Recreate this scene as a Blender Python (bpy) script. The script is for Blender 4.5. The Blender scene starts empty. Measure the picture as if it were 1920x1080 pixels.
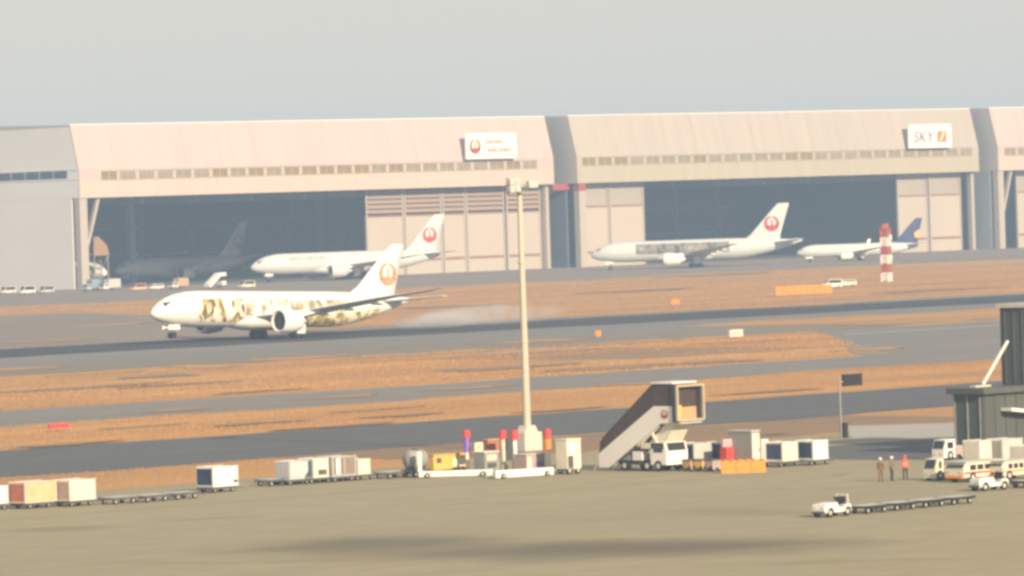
import bpy, bmesh, math, random
import numpy as np
from mathutils import Vector, Matrix
random.seed(7); rng = np.random.default_rng(7)
R = math.radians
sc = bpy.context.scene
col = sc.collection

# ------------------------------------------------------------------ camera
# world axes: X runs along the runway, Y across the field towards the hangars, Z up (metres)
CAM_H = 20.5; YAW = 44.0; ROLL = 1.9; FPX = 10270.0; HORIZON = 385.0
cam_d = bpy.data.cameras.new('camera'); cam = bpy.data.objects.new('camera', cam_d); col.objects.link(cam)
cam_d.sensor_width = 36.0; cam_d.lens = 36.0 * FPX / 1920.0
cam_d.clip_start = 1.0; cam_d.clip_end = 12000.0
pitch = math.atan((540 - HORIZON) / FPX)
cam.matrix_world = (Matrix.Translation((0, 0, CAM_H)) @ Matrix.Rotation(R(-YAW), 4, 'Z')
                    @ Matrix.Rotation(R(90) - pitch, 4, 'X') @ Matrix.Rotation(R(-ROLL), 4, 'Z'))
sc.camera = cam

# ------------------------------------------------------------------ sky, sun, exposure
SUN_EL = 22.0; SUN_AZ_FROM_NORMAL = -13.0          # degrees; azimuth measured from the hangars' front normal
a_ = R(SUN_AZ_FROM_NORMAL)
sun_vec = Vector((math.sin(a_) * math.cos(R(SUN_EL)), -math.cos(a_) * math.cos(R(SUN_EL)), math.sin(R(SUN_EL))))
w = bpy.data.worlds.new('World'); sc.world = w; w.use_nodes = True
nt = w.node_tree; nt.nodes.clear()
out = nt.nodes.new('ShaderNodeOutputWorld'); bg = nt.nodes.new('ShaderNodeBackground'); sky = nt.nodes.new('ShaderNodeTexSky')
sky.sky_type = 'NISHITA'; sky.sun_disc = False; sky.sun_elevation = R(SUN_EL)
sky.sun_rotation = math.atan2(sun_vec.x, sun_vec.y)
sky.altitude = 0; sky.air_density = 1.0; sky.dust_density = 0.3; sky.ozone_density = 1.0
bg.inputs['Strength'].default_value = 0.10
veil = nt.nodes.new('ShaderNodeMix'); veil.data_type = 'RGBA'      # even milky veil of a hazy day over the whole sky
veil.inputs[0].default_value = 0.90; veil.inputs[7].default_value = (4.15, 3.92, 3.62, 1)
nt.links.new(sky.outputs[0], veil.inputs[6]); nt.links.new(veil.outputs[2], bg.inputs[0]); nt.links.new(bg.outputs[0], out.inputs[0])
sun_d = bpy.data.lights.new('sun', 'SUN'); sun_d.energy = 4.7; sun_d.angle = R(0.6); sun_d.color = (1.0, 0.77, 0.50)
sun = bpy.data.objects.new('sun', sun_d); col.objects.link(sun)
sun.rotation_euler = sun_vec.to_track_quat('Z', 'Y').to_euler(); sun.location = (300, 100, 200)
vs = sc.view_settings
vs.view_transform = 'Standard'; vs.look = 'None'; vs.gamma = 1.0; vs.use_curve_mapping = False; vs.exposure = 0.68
sc.cycles.filter_width = 3.2
sc.cycles.use_denoising = True
sc.cycles.max_bounces = 6; sc.cycles.volume_bounces = 1
sc.cycles.volume_max_steps = 64

# ------------------------------------------------------------------ helpers
def mat(name, c, rough=0.6, var=0.12, scale=0.5, metal=0.0, spec=0.3, c2=None, stretch=(1, 1, 1), detail=4, emit=None, bump=0.0, alpha=None):
    """Principled material with a slow and a fine procedural variation of its own colour."""
    m = bpy.data.materials.new(name); m.use_nodes = True
    n = m.node_tree.nodes; l = m.node_tree.links; b = n['Principled BSDF']
    b.inputs['Roughness'].default_value = rough; b.inputs['Metallic'].default_value = metal
    b.inputs['Specular IOR Level'].default_value = spec
    tc = n.new('ShaderNodeTexCoord'); mp = n.new('ShaderNodeMapping'); mp.inputs['Scale'].default_value = stretch
    l.new(tc.outputs['Object'], mp.inputs[0])
    nz = n.new('ShaderNodeTexNoise'); nz.inputs['Scale'].default_value = scale; nz.inputs['Detail'].default_value = detail
    l.new(mp.outputs[0], nz.inputs[0])
    rp = n.new('ShaderNodeValToRGB'); rp.color_ramp.elements[0].position = 0.3; rp.color_ramp.elements[1].position = 0.7
    c2 = c2 or tuple(v * (1 - var) for v in c)
    rp.color_ramp.elements[0].color = (*c2, 1); rp.color_ramp.elements[1].color = (*c, 1)
    l.new(nz.outputs[0], rp.inputs[0]); l.new(rp.outputs[0], b.inputs['Base Color'])
    if bump:
        bp = n.new('ShaderNodeBump'); bp.inputs['Strength'].default_value = bump; l.new(nz.outputs[0], bp.inputs['Height']); l.new(bp.outputs[0], b.inputs['Normal'])
    if emit:
        b.inputs['Emission Color'].default_value = (*emit[:3], 1); b.inputs['Emission Strength'].default_value = emit[3]
    return m

def tag(o, label=None, cat=None, group=None, kind=None):
    if label: o['label'] = label
    if cat: o['category'] = cat
    if group: o['group'] = group
    if kind: o['kind'] = kind
    return o

def empty(name, loc=(0, 0, 0), rz=0.0):
    o = bpy.data.objects.new(name, None); col.objects.link(o); o.location = loc; o.rotation_euler = (0, 0, rz); o.empty_display_size = 0.5
    return o

class MB:
    """collects faces and links them as one mesh object"""
    def __init__(s): s.v = []; s.f = []; s.sm = []
    def add(s, vs_, fs, smooth=False):
        k = len(s.v); s.v += [tuple(p) for p in vs_]; s.f += [tuple(i + k for i in f) for f in fs]; s.sm += [smooth] * len(fs); return s
    def box(s, x0, x1, y0, y1, z0, z1):
        p = [(x, y, z) for z in (z0, z1) for y in (y0, y1) for x in (x0, x1)]
        return s.add(p, [(0, 2, 3, 1), (4, 5, 7, 6), (0, 1, 5, 4), (2, 6, 7, 3), (0, 4, 6, 2), (1, 3, 7, 5)])
    def prism(s, pts, y0, y1, axis='y'):
        """polygon in the xz plane extruded along y (axis 'x': polygon in yz along x; 'z': polygon in xy along z)"""
        n = len(pts)
        def m(a, b, t): return (a, t, b) if axis == 'y' else ((t, a, b) if axis == 'x' else (a, b, t))
        p = [m(a, b, y0) for a, b in pts] + [m(a, b, y1) for a, b in pts]
        f = [tuple(range(n)), tuple(range(2 * n - 1, n - 1, -1))] + [(i, i + n, (i + 1) % n + n, (i + 1) % n) for i in range(n)]
        return s.add(p, f)
    def tube(s, a, b, r0, r1=None, n=10, caps=True):
        r1 = r0 if r1 is None else r1
        a = Vector(a); b = Vector(b); d = (b - a).normalized()
        t = d.orthogonal().normalized(); q = d.cross(t)
        p = []
        for c, r in ((a, r0), (b, r1)):
            for i in range(n):
                an = 2 * math.pi * i / n; p.append(c + t * (r * math.cos(an)) + q * (r * math.sin(an)))
        s.add(p, [(i, (i + 1) % n, (i + 1) % n + n, i + n) for i in range(n)], True)
        if caps: s.add(p, [tuple(range(n - 1, -1, -1)), tuple(range(n, 2 * n))])
        return s
    def bar(s, a, b, w_, h_=None):
        h_ = h_ or w_; a = Vector(a); b = Vector(b); d = (b - a).normalized()
        up = Vector((0, 0, 1)) if abs(d.z) < .95 else Vector((1, 0, 0)); q = d.cross(up).normalized(); t = q.cross(d)
        p = [c + q * (i * w_ / 2) + t * (j * h_ / 2) for c in (a, b) for j in (-1, 1) for i in (-1, 1)]
        return s.add(p, [(0, 2, 3, 1), (4, 5, 7, 6), (0, 1, 5, 4), (2, 6, 7, 3), (0, 4, 6, 2), (1, 3, 7, 5)])
    def loft(s, rings, caps=True, smooth=True):
        n = len(rings[0]); p = [q for r in rings for q in r]; f = []
        for k in range(len(rings) - 1):
            for i in range(n):
                j = (i + 1) % n; f.append((k * n + i, k * n + j, (k + 1) * n + j, (k + 1) * n + i))
        s.add(p, f, smooth)
        if caps: s.add(p, [tuple(range(n - 1, -1, -1)), tuple((len(rings) - 1) * n + i for i in range(n))], smooth)
        return s
    def lathe(s, prof, c, axis, n=18):
        """profile (t, r) along axis from point c"""
        ax = Vector(axis).normalized(); t = ax.orthogonal().normalized(); q = ax.cross(t); c = Vector(c)
        return s.loft([[c + ax * a + t * (r * math.cos(2 * math.pi * i / n)) + q * (r * math.sin(2 * math.pi * i / n)) for i in range(n)] for a, r in prof])
    def mesh(s, name, fix=True):
        me = bpy.data.meshes.new(name); me.from_pydata(s.v, [], s.f); me.polygons.foreach_set('use_smooth', s.sm)
        if fix:
            bm = bmesh.new(); bm.from_mesh(me); bmesh.ops.recalc_face_normals(bm, faces=bm.faces); bm.to_mesh(me); bm.free()
        me.update(); return me
    def build(s, name, m=None, parent=None, fix=True):
        return link(name, s.mesh(name, fix), m, parent)

def link(name, me, m=None, parent=None, loc=None):
    o = bpy.data.objects.new(name, me); col.objects.link(o)
    if m and not me.materials: me.materials.append(m)
    if parent: o.parent = parent
    if loc: o.location = loc
    return o

def copy_tree(o, parent=None):
    c = o.copy(); col.objects.link(c); c.parent = parent
    for ch in o.children: copy_tree(ch, c)
    return c

_txt = {}
def text_data(s, size):
    """flat outline of a word as (vertices, faces), centred"""
    if (s, size) in _txt: return _txt[(s, size)]
    cu = bpy.data.curves.new('word', 'FONT'); cu.body = s; cu.size = size; cu.align_x = 'CENTER'; cu.align_y = 'CENTER'; cu.resolution_u = 3
    o = bpy.data.objects.new('word', cu); col.objects.link(o); bpy.context.view_layer.update()
    me = bpy.data.meshes.new_from_object(o.evaluated_get(bpy.context.evaluated_depsgraph_get()))
    r = ([tuple(v.co) for v in me.vertices], [tuple(p.vertices) for p in me.polygons])
    bpy.data.objects.remove(o); bpy.data.curves.remove(cu); bpy.data.meshes.remove(me)
    _txt[(s, size)] = r; return r

_A = R(ROLL); _T = R(YAW)
def ground_at(px, py):
    """survey: ground position (X, Y) of a spot seen in the 1920x1080 photograph"""
    dx, dy = px - 960, py - 540
    a = dx * math.cos(_A) - dy * math.sin(_A); b = dx * math.sin(_A) + dy * math.cos(_A) + 540 - HORIZON
    d = FPX * CAM_H / b; x = a * d / FPX
    return x * math.cos(_T) + d * math.sin(_T), -x * math.sin(_T) + d * math.cos(_T)

# ------------------------------------------------------------------ materials
M = {}
M['white'] = mat('white_paint', (.80, .79, .77), .35, .05, .4)
M['plane_white'] = mat('aircraft_white', (.80, .80, .79), .3, .04, .25, spec=.4)
M['plane_shaded'] = mat('aircraft_shaded_white', (.58, .625, .64), .35, .05, .3)  # white paint with the parked jets' cool shade put into the colour
M['plane_grey'] = mat('aircraft_grey', (.60, .61, .62), .35, .08, .4)
M['metal'] = mat('bare_metal', (.55, .55, .56), .35, .1, 1, metal=.8)
M['rubber'] = mat('tyre_rubber', (.02, .02, .02), .8, .2, 3)
M['dark'] = mat('dark_cavity', (.025, .027, .03), .7, .2, 2)
M['glass'] = mat('dark_glass', (.03, .035, .045), .15, .2, 1, spec=.6)
M['red'] = mat('red_paint', (.36, .07, .06), .45, .15, 1)
M['logo_red'] = mat('logo_red', (.50, .035, .045), .4, .05, .5)
M['faded_red'] = mat('faded_red_paint', (.46, .13, .10), .6, .2, .6)
M['pale_blue'] = mat('pale_blue_silver', (.46, .53, .58), .45, .12, 1.5)
M['dark_tarp'] = mat('dull_pink_grey_tarpaulin', (.25, .20, .19), .7, .2, 2)
M['logo_dull'] = mat('dull_red_emblem', (.52, .20, .14), .4, .3, 1.2, c2=(.55, .36, .16))
M['red_pole'] = mat('red_plastic', (.62, .07, .07), .5, .1, 2)
M['orange'] = mat('orange_barrier', (.85, .28, .05), .5, .15, 1.5)
M['purple'] = mat('purple_board', (.22, .14, .60), .5, .1, 2)
M['navy'] = mat('navy_curtain', (.035, .065, .13), .6, .25, 2)
M['steelblue'] = mat('blue_panel', (.22, .32, .42), .55, .15, 1.5)
M['lamp'] = mat('lamp_housing', (.62, .62, .58), .5, .1, 2)
M['cream'] = mat('cream_panel', (.74, .70, .58), .5, .12, 1.2)
M['yellow'] = mat('yellow_paint', (.70, .48, .12), .5, .15, 1.2)
M['alu'] = mat('aluminium_sheet', (.62, .63, .63), .42, .12, 1.5, metal=.25)
M['pinkgrey'] = mat('pinkish_tarpaulin', (.42, .33, .32), .7, .2, 2)
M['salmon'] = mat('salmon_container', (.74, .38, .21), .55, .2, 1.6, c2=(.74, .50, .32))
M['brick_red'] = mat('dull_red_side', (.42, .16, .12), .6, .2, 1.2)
M['grey'] = mat('grey_steel', (.30, .31, .31), .55, .15, 1)
M['darkgrey'] = mat('dark_grey_steel', (.10, .105, .11), .6, .2, 1.5)
M['tan'] = mat('tan_board', (.50, .34, .20), .6, .15, 1.5)
M['brown_glazing'] = mat('smoked_brown_glazing', (.075, .055, .052), .3, .2, 1.2, spec=.4)
M['green_grey'] = mat('green_grey_cladding', (.085, .10, .10), .6, .2, .6, stretch=(1, 1, .2))
M['concrete_base'] = mat('cast_concrete', (.58, .56, .50), .8, .15, 1.5)
M['mast'] = mat('galvanised_mast', (.50, .47, .40), .5, .08, .6, stretch=(1, 1, .2))
M['skin'] = mat('skin', (.45, .27, .19), .6, .1, 4)
M['mark'] = mat('white_marking', (.72, .70, .64), .7, .25, .4)
M['letter_red'] = mat('letter_red', (.42, .04, .03), .5, .05, 1)
M['letter_grey'] = mat('letter_grey', (.16, .15, .16), .5, .1, 1)
M['letter_violet'] = mat('letter_violet', (.17, .07, .30), .5, .05, 1)
M['emblem_orange'] = mat('emblem_orange', (.62, .19, .02), .5, .05, 1)
M['sign_white'] = mat('sign_face', (.86, .85, .80), .45, .03, .5)

# ------------------------------------------------------------------ the ground
def sheet(name, x0, x1, y0, y1, z, m, jit=0.0, step=4.0, kind='structure', label=None, parent=None):
    """a flat strip; jit makes the two long edges uneven"""
    if jit == 0:
        b = MB().add([(x0, y0, z), (x1, y0, z), (x1, y1, z), (x0, y1, z)], [(0, 1, 2, 3)])
    else:
        n = int((x1 - x0) / step); b = MB(); lo = []; hi = []; w1 = w2 = 0; e = jit * .12
        for i in range(n + 1):
            w1 = w1 * .8 + random.gauss(0, jit * .45); w2 = w2 * .8 + random.gauss(0, jit * .45)
            x = x0 + (x1 - x0) * i / n; lo.append((x, y0 + w1 + random.uniform(-e, e), z)); hi.append((x, y1 + w2 + random.uniform(-e, e), z))
        b.add(lo + hi, [(i, i + 1, n + 2 + i, n + 1 + i) for i in range(n)])
    o = b.build(name, m, parent, fix=False); o['kind'] = kind
    return o

def ground_mat(name, base, dark, streak, s_lo=.012, s_hi=.25, stretch=(.25, 1, 1), rough=.9, spots=None, bump=0):
    """two scales of mottling plus long streaks along X"""
    m = bpy.data.materials.new(name); m.use_nodes = True
    n = m.node_tree.nodes; l = m.node_tree.links; b = n['Principled BSDF']; b.inputs['Roughness'].default_value = rough; b.inputs['Specular IOR Level'].default_value = .12
    g = n.new('ShaderNodeNewGeometry'); mp = n.new('ShaderNodeMapping'); mp.inputs['Scale'].default_value = stretch; l.new(g.outputs['Position'], mp.inputs[0])
    def noise(scale, det, lo, hi, src=mp):
        z = n.new('ShaderNodeTexNoise'); z.inputs['Scale'].default_value = scale; z.inputs['Detail'].default_value = det
        l.new(src.outputs[0], z.inputs[0]); r = n.new('ShaderNodeMapRange'); r.inputs[1].default_value = lo; r.inputs[2].default_value = hi
        l.new(z.outputs[0], r.inputs[0]); return r.outputs[0]
    def mix(f, c1, c2):
        x = n.new('ShaderNodeMix'); x.data_type = 'RGBA'
        if isinstance(f, float): x.inputs[0].default_value = f
        else: l.new(f, x.inputs[0])
        for k, c in ((6, c1), (7, c2)):
            if isinstance(c, tuple): x.inputs[k].default_value = (*c, 1)
            else: l.new(c, x.inputs[k])
        return x.outputs[2]
    c = mix(noise(s_lo, 5, .35, .68), base, dark)
    mp2 = n.new('ShaderNodeMapping'); mp2.inputs['Scale'].default_value = (.006, .16, 1); l.new(g.outputs['Position'], mp2.inputs[0])
    c = mix(noise(1.0, 3, .52, .74, mp2), c, streak)
    c = mix(noise(s_hi, 6, .40, .75), c, tuple(v * .82 for v in base))
    if spots:
        c = spots(n, l, g, mix, c)
        bk = n.new('ShaderNodeTexBrick'); bk.offset = 0; bk.inputs['Scale'].default_value = 1; bk.inputs['Brick Width'].default_value = 7.5; bk.inputs['Row Height'].default_value = 7.5; bk.inputs['Mortar Size'].default_value = .06
        for q, v in (('Color1', 0), ('Color2', .10), ('Mortar', .45)): bk.inputs[q].default_value = (v, v, v, 1)
        l.new(g.outputs['Position'], bk.inputs['Vector']); c = mix(bk.outputs[0], c, tuple(v * .72 for v in base))
    l.new(c, b.inputs['Base Color'])
    return m

def dark_mark_nodes(n, l, g, mix, c):
    """long soft darker ellipses on the near apron: tyre and oil stains and two broad streaks"""
    for (cx, cy, ang, la, lb, k) in DARK_MARKS:
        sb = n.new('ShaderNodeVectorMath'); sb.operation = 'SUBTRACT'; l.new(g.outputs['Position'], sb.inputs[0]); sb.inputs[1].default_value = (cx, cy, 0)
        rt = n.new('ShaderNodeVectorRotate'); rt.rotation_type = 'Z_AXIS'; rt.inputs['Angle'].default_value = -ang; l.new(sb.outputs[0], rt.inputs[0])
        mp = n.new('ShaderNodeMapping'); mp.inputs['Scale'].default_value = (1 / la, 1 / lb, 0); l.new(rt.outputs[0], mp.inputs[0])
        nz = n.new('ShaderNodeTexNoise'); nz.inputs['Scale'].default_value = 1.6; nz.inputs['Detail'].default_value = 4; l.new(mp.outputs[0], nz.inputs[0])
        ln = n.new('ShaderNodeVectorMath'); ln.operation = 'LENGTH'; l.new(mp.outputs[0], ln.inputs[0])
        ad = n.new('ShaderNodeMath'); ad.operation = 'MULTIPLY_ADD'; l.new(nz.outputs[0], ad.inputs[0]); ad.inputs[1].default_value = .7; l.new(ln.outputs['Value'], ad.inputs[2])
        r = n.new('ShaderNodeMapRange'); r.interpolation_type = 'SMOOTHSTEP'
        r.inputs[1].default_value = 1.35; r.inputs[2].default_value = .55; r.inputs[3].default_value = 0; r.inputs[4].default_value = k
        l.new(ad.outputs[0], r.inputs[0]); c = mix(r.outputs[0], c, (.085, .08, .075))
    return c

def dark_mark(p0, p1, width, k):
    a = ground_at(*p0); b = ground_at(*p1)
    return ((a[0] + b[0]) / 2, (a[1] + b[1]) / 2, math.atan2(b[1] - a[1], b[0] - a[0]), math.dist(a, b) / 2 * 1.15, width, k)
DARK_MARKS = [dark_mark((380, 1032), (1020, 1012), 12, .62), dark_mark((560, 1042), (1760, 1018), 13, .72), (dark_mark((-40, 1000), (260, 985), 4.0, .35)), dark_mark((250, 978), (520, 968), 2.5, .22), dark_mark((1260, 955), (1560, 968), 4.5, .22),  # first two: broad, long darker streaks; the rest are stains
          dark_mark((700, 950), (1150, 938), 1.0, .2), dark_mark((900, 985), (1500, 960), .8, .18), dark_mark((100, 1060), (800, 1050), 2.0, .16), dark_mark((1200, 1065), (1900, 1045), 2.5, .18), dark_mark((1300, 920), (1700, 915), 1.2, .22),
          dark_mark((1560, 895), (1592, 886), 1.2, .3)]

M['grass'] = ground_mat('dry_grass', (.51, .30, .125), (.35, .20, .10), (.31, .23, .16), .05, .2)
M['apron'] = ground_mat('apron_concrete', (.345, .315, .215), (.31, .285, .20), (.265, .245, .185), .03, .5, (.5, 1, 1), spots=dark_mark_nodes)
M['asphalt'] = ground_mat('taxiway_asphalt', (.235, .236, .238), (.20, .203, .208), (.29, .225, .165), .02, .3)
M['asphalt_dark'] = ground_mat('dark_asphalt', (.125, .135, .152), (.11, .118, .135), (.145, .15, .16), .02, .3)
M['shoulder'] = ground_mat('runway_shoulder', (.25, .225, .195), (.20, .19, .18), (.30, .21, .135), .02, .3)
M['rubber_strip'] = ground_mat('rubbered_runway', (.060, .066, .082), (.085, .09, .10), (.05, .055, .07), .015, .3)
M['far_apron'] = ground_mat('far_apron', (.27, .235, .205), (.235, .205, .18), (.20, .18, .165), .02, .2)
M['pale'] = ground_mat('pale_concrete', (.42, .42, .40), (.36, .36, .35), (.38, .38, .37), .03, .4)
M['earth'] = ground_mat('trodden_earth', (.30, .21, .135), (.235, .17, .12), (.26, .19, .135), .03, .4)

X0, X1 = -400, 2600
g = sheet('ground', -1500, 3800, -900, 3600, 0.0, M['grass'])
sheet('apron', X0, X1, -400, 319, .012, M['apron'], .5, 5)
o = MB().add([(336.6, 308.3, .030), (350, 293, .030), (376, 306, .030), (357, 328, .030)], [(0, 1, 2, 3)]).build('service_road', M['pale'], None, fix=False); o['kind'] = 'structure'
sheet('service_road', 312, 460, 281, 303, .024, M['asphalt_dark'], .3, 5)
sheet('taxiway', X0, X1, 346, 385, .012, M['asphalt_dark'], 1.5, 5.0)
sheet('taxiway', X0, X1, 434, 466, .012, M['asphalt'], 2.8, 6)
sheet('runway_shoulder', X0, X1, 564, 706, .012, M['shoulder'], 7.0, 7)
sheet('runway', X0, X1, 598, 699, .024, M['asphalt'], 2.2, 3)
def patch(name, pts, z, m):
    o = MB().add([(x, y, z) for x, y in pts], [tuple(range(len(pts)))]).build(name, m, None, fix=False); o['kind'] = 'structure'; return o
patch('taxiway', [(488, 436), (X1, 436), (X1, 562), (606, 562), (566, 520), (520, 476)], .016, M['asphalt'])
patch('taxiway', [(X0, 697), (612, 697), (668, 760), (735, 860), (770, 935), (700, 952), (X0, 955)], .016, M['far_apron'])
sheet('grass_verge', 634, 1100, 574, 621, .050, M['grass'], 5, 4)
sheet('runway_touchdown_strip', X0, X1, 648, 692, .036, M['rubber_strip'], 1.5, 5)
sheet('far_apron', X0, X1, 1046, 1700, .012, M['far_apron'], 10, 4)
for x0, x1, y0, y1 in ((590, 625, 541.2, 542.4), (522, 545, 546, 547), (770, 1200, 694.5, 695.6), (330, 560, 694, 695)):
    sheet('painted_line', x0, x1, y0, y1, .05, M['mark'])
# brown, more trodden stretches of the grass
for x0, x1, y0, y1 in ((304, 374, 320.5, 344.5), (505, 545, 500, 548), (330, 380, 520, 536)):
    sheet('bare_earth', x0, x1, y0, y1, .007, M['earth'], 3, 3)

# ragged tongues of grass, earth and tarmac along the strip edges
def blob(name, px, py, lx, ly, m, z):
    cx, cy = ground_at(px, py); n = 30; p = []
    for i in range(n):
        t = 2 * math.pi * i / n; q = 1 + .22 * math.sin(3 * t + px) + .14 * math.sin(7 * t + py) + random.uniform(-.08, .08)
        p.append((cx + lx * q * math.cos(t) + ly * .5 * math.sin(t), cy + ly * q * math.sin(t), z))
    o = MB().add(p, [tuple(range(n))]).build(name, M[m], None, fix=False); o['kind'] = 'structure'
zz = .055
for px, py, lx, ly in ((385, 688, 5, 9), (40, 692, 6, 6), (180, 700, 8, 4), (560, 672, 9, 5), (720, 668, 8, 5), (860, 660, 7, 6), (1010, 640, 10, 6), (1180, 642, 12, 5), (1400, 640, 9, 4), (1640, 655, 6, 4), (640, 745, 6, 2.5), (880, 728, 7, 2.5), (260, 800, 5, 2), (700, 768, 6, 2.5), (330, 770, 4, 1.8), (1200, 720, 6, 2), (100, 640, 9, 4), (200, 610, 12, 6), (1480, 598, 10, 3)):
    blob('grass_tongue', px, py, lx, ly, 'grass', zz); zz += .001
for px, py, lx, ly, m in ((300, 706, 6, 4, 'shoulder'), (150, 728, 14, 3, 'earth'), (330, 722, 9, 2.6, 'earth'), (480, 735, 7, 2, 'earth'), (950, 690, 12, 5, 'earth'), (1150, 690, 10, 5, 'earth'), (1330, 680, 8, 4, 'earth'), (480, 795, 6, 2.0, 'earth'), (120, 835, 6, 1.8, 'earth'), (640, 800, 8, 1.6, 'earth'), (760, 780, 5, 2, 'earth'), (1050, 770, 6, 1.6, 'earth'), (1450, 735, 8, 2, 'earth'), (850, 575, 14, 8, 'earth'), (1200, 545, 18, 9, 'earth'), (1500, 575, 12, 6, 'earth'), (1750, 545, 18, 8, 'earth'), (1350, 515, 20, 10, 'earth')):
    blob('bare_earth', px, py, lx, ly, m, zz); zz += .001
# tall dry grass: uneven tufts over the strips between the taxiways (nobody could count it)
def tufts(name, bands, seed):
    r = np.random.default_rng(seed); V = []; F = []; k = 0
    for (y0, y1, n, hmin, hmax, wd) in bands:
        ys = r.uniform(y0, y1, n); us = ys * r.uniform(.76, 1.22, n)
        cl = .5 + .5 * np.sin(us * .055 + np.sin(ys * .09) * 2.2) * np.cos(us * .021 + ys * .05 + 1.3)
        keep = (r.random(n) < .15 + .85 * cl) & ((ys > 345) | (us < 304)) & ~((ys > 430) & (ys < 570) & (us > 488 + (ys - 436) * .94)) & ~((ys > 690) & (ys < 957) & (us < 612 + (ys - 697) * .68)); us = us[keep]; ys = ys[keep]; cl = cl[keep]; m_ = len(us)
        hs = hmin + (hmax - hmin) * r.random(m_) * (.3 + .7 * cl)
        for q in range(2):
            an = r.uniform(0, math.pi, m_); dx = np.cos(an) * wd; dy = np.sin(an) * wd; lx = r.uniform(-.4, .4, m_) * hs; ly = r.uniform(-.4, .4, m_) * hs; z = np.zeros(m_)
            V.append(np.stack([np.stack([us - dx, ys - dy, z], 1), np.stack([us + dx, ys + dy, z], 1), np.stack([us + dx * .35 + lx, ys + dy * .35 + ly, hs], 1), np.stack([us - dx * .35 + lx, ys - dy * .35 + ly, hs * .85], 1)], 1).reshape(-1, 3))
    V = np.concatenate(V); F = np.arange(len(V)).reshape(-1, 4)
    me = bpy.data.meshes.new(name); me.from_pydata(V.tolist(), [], F.tolist()); me.update()
    o = link(name, me, M['grass']); return o
tag(tufts('dry_grass', [(387, 433, 60000, .02, .11, .05), (467, 565, 100000, .02, .16, .07), (320, 345, 20000, .02, .10, .05), (702, 1046, 90000, .03, .16, .12)], 3),
    'tall orange dry grass between the runway and taxiways', 'grass', kind='stuff')

# ------------------------------------------------------------------ hangars
M['h_white'] = mat('hangar_white_cladding', (.52, .425, .425), .6, .07, .12, stretch=(3, 1, .12), spec=.2)
M['h_fascia'] = mat('hangar_fascia_cream', (.53, .46, .42), .6, .08, .12, stretch=(3, 1, .12), spec=.2)
M['h_fascia2'] = mat('hangar_fascia_straw', (.42, .395, .315), .6, .08, .12, stretch=(3, 1, .12), spec=.2)
M['h_cream'] = mat('hangar_cream_cladding', (.43, .395, .365), .6, .09, .12, stretch=(3, 1, .12), spec=.2)
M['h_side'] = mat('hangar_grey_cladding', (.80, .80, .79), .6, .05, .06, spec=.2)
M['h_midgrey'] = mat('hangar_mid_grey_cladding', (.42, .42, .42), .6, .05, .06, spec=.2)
M['h_roof'] = mat('hangar_roof_sheet', (.45, .45, .45), .6, .1, .05)
M['h_in'] = mat('hangar_inner_steel', (.085, .115, .16), .8, .25, .08)  # bluish skylight and haze inside are put into this wall colour
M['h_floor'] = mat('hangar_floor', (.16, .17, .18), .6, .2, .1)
M['h_win'] = mat('clerestory_glass', (.24, .205, .12), .35, .35, .15, c2=(.30, .265, .20), spec=.4)
M['h_sidewin'] = mat('side_clerestory_glass', (.05, .07, .11), .3, .3, .2, spec=.4)
M['h_door'] = mat('hangar_door_sheet', (.47, .425, .38), .55, .06, .08, stretch=(1, 1, .3))
M['h_door_top'] = mat('hangar_door_upper_sheet', (.38, .35, .31), .55, .08, .1)
M['h_rust'] = mat('reddish_brown_trim', (.30, .17, .12), .65, .2, .3)
M['h_louvre'] = mat('louvre_blade', (.36, .27, .22), .6, .15, .3)
M['h_recess_shade'] = mat('recess_shade_wall', (.13, .16, .21), .7, .15, .2)  # shadow in the gap beside the pillar, put into the wall colour
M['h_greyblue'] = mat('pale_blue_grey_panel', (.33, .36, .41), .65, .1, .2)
ZB, ZK, ZT = 26.8, 35.2, 48.4     # soffit, kink, roof edge
_win = MB().box(-3.0, 3.0, -.12, .12, -1.25, 1.25).mesh('window')
_winf = MB().box(-3.2, -3.01, -.2, .1, -1.4, 1.4).box(3.01, 3.2, -.2, .1, -1.4, 1.4).box(-3.01, 3.01, -.2, .1, 1.26, 1.4).box(-3.01, 3.01, -.2, .1, -1.4, -1.26).box(-.06, .06, -.2, -.121, -1.25, 1.25).mesh('frame')
_swin = MB().box(-.12, .12, -2.9, 2.9, -1.1, 1.1).mesh('window')
_blade = MB().prism([(-.25, -.32), (.2, .2), (.2, .32), (-.25, -.2)], -.5, .5, 'x').mesh('louvre_blade')
M['h_win2'] = mat('clerestory_glass_blind', (.30, .265, .17), .4, .3, .2); M['h_win3'] = mat('clerestory_glass_dark', (.27, .225, .085), .35, .3, .2)
_wins = [_win, _win.copy(), _win.copy()]
for me, k in ((_wins[1], 'h_win2'), (_wins[2], 'h_win3')): me.materials.append(M[k])
for me, k in ((_win, 'h_win'), (_winf, 'h_white'), (_swin, 'h_sidewin'), (_blade, 'h_louvre')): me.materials.append(M[k])

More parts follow.
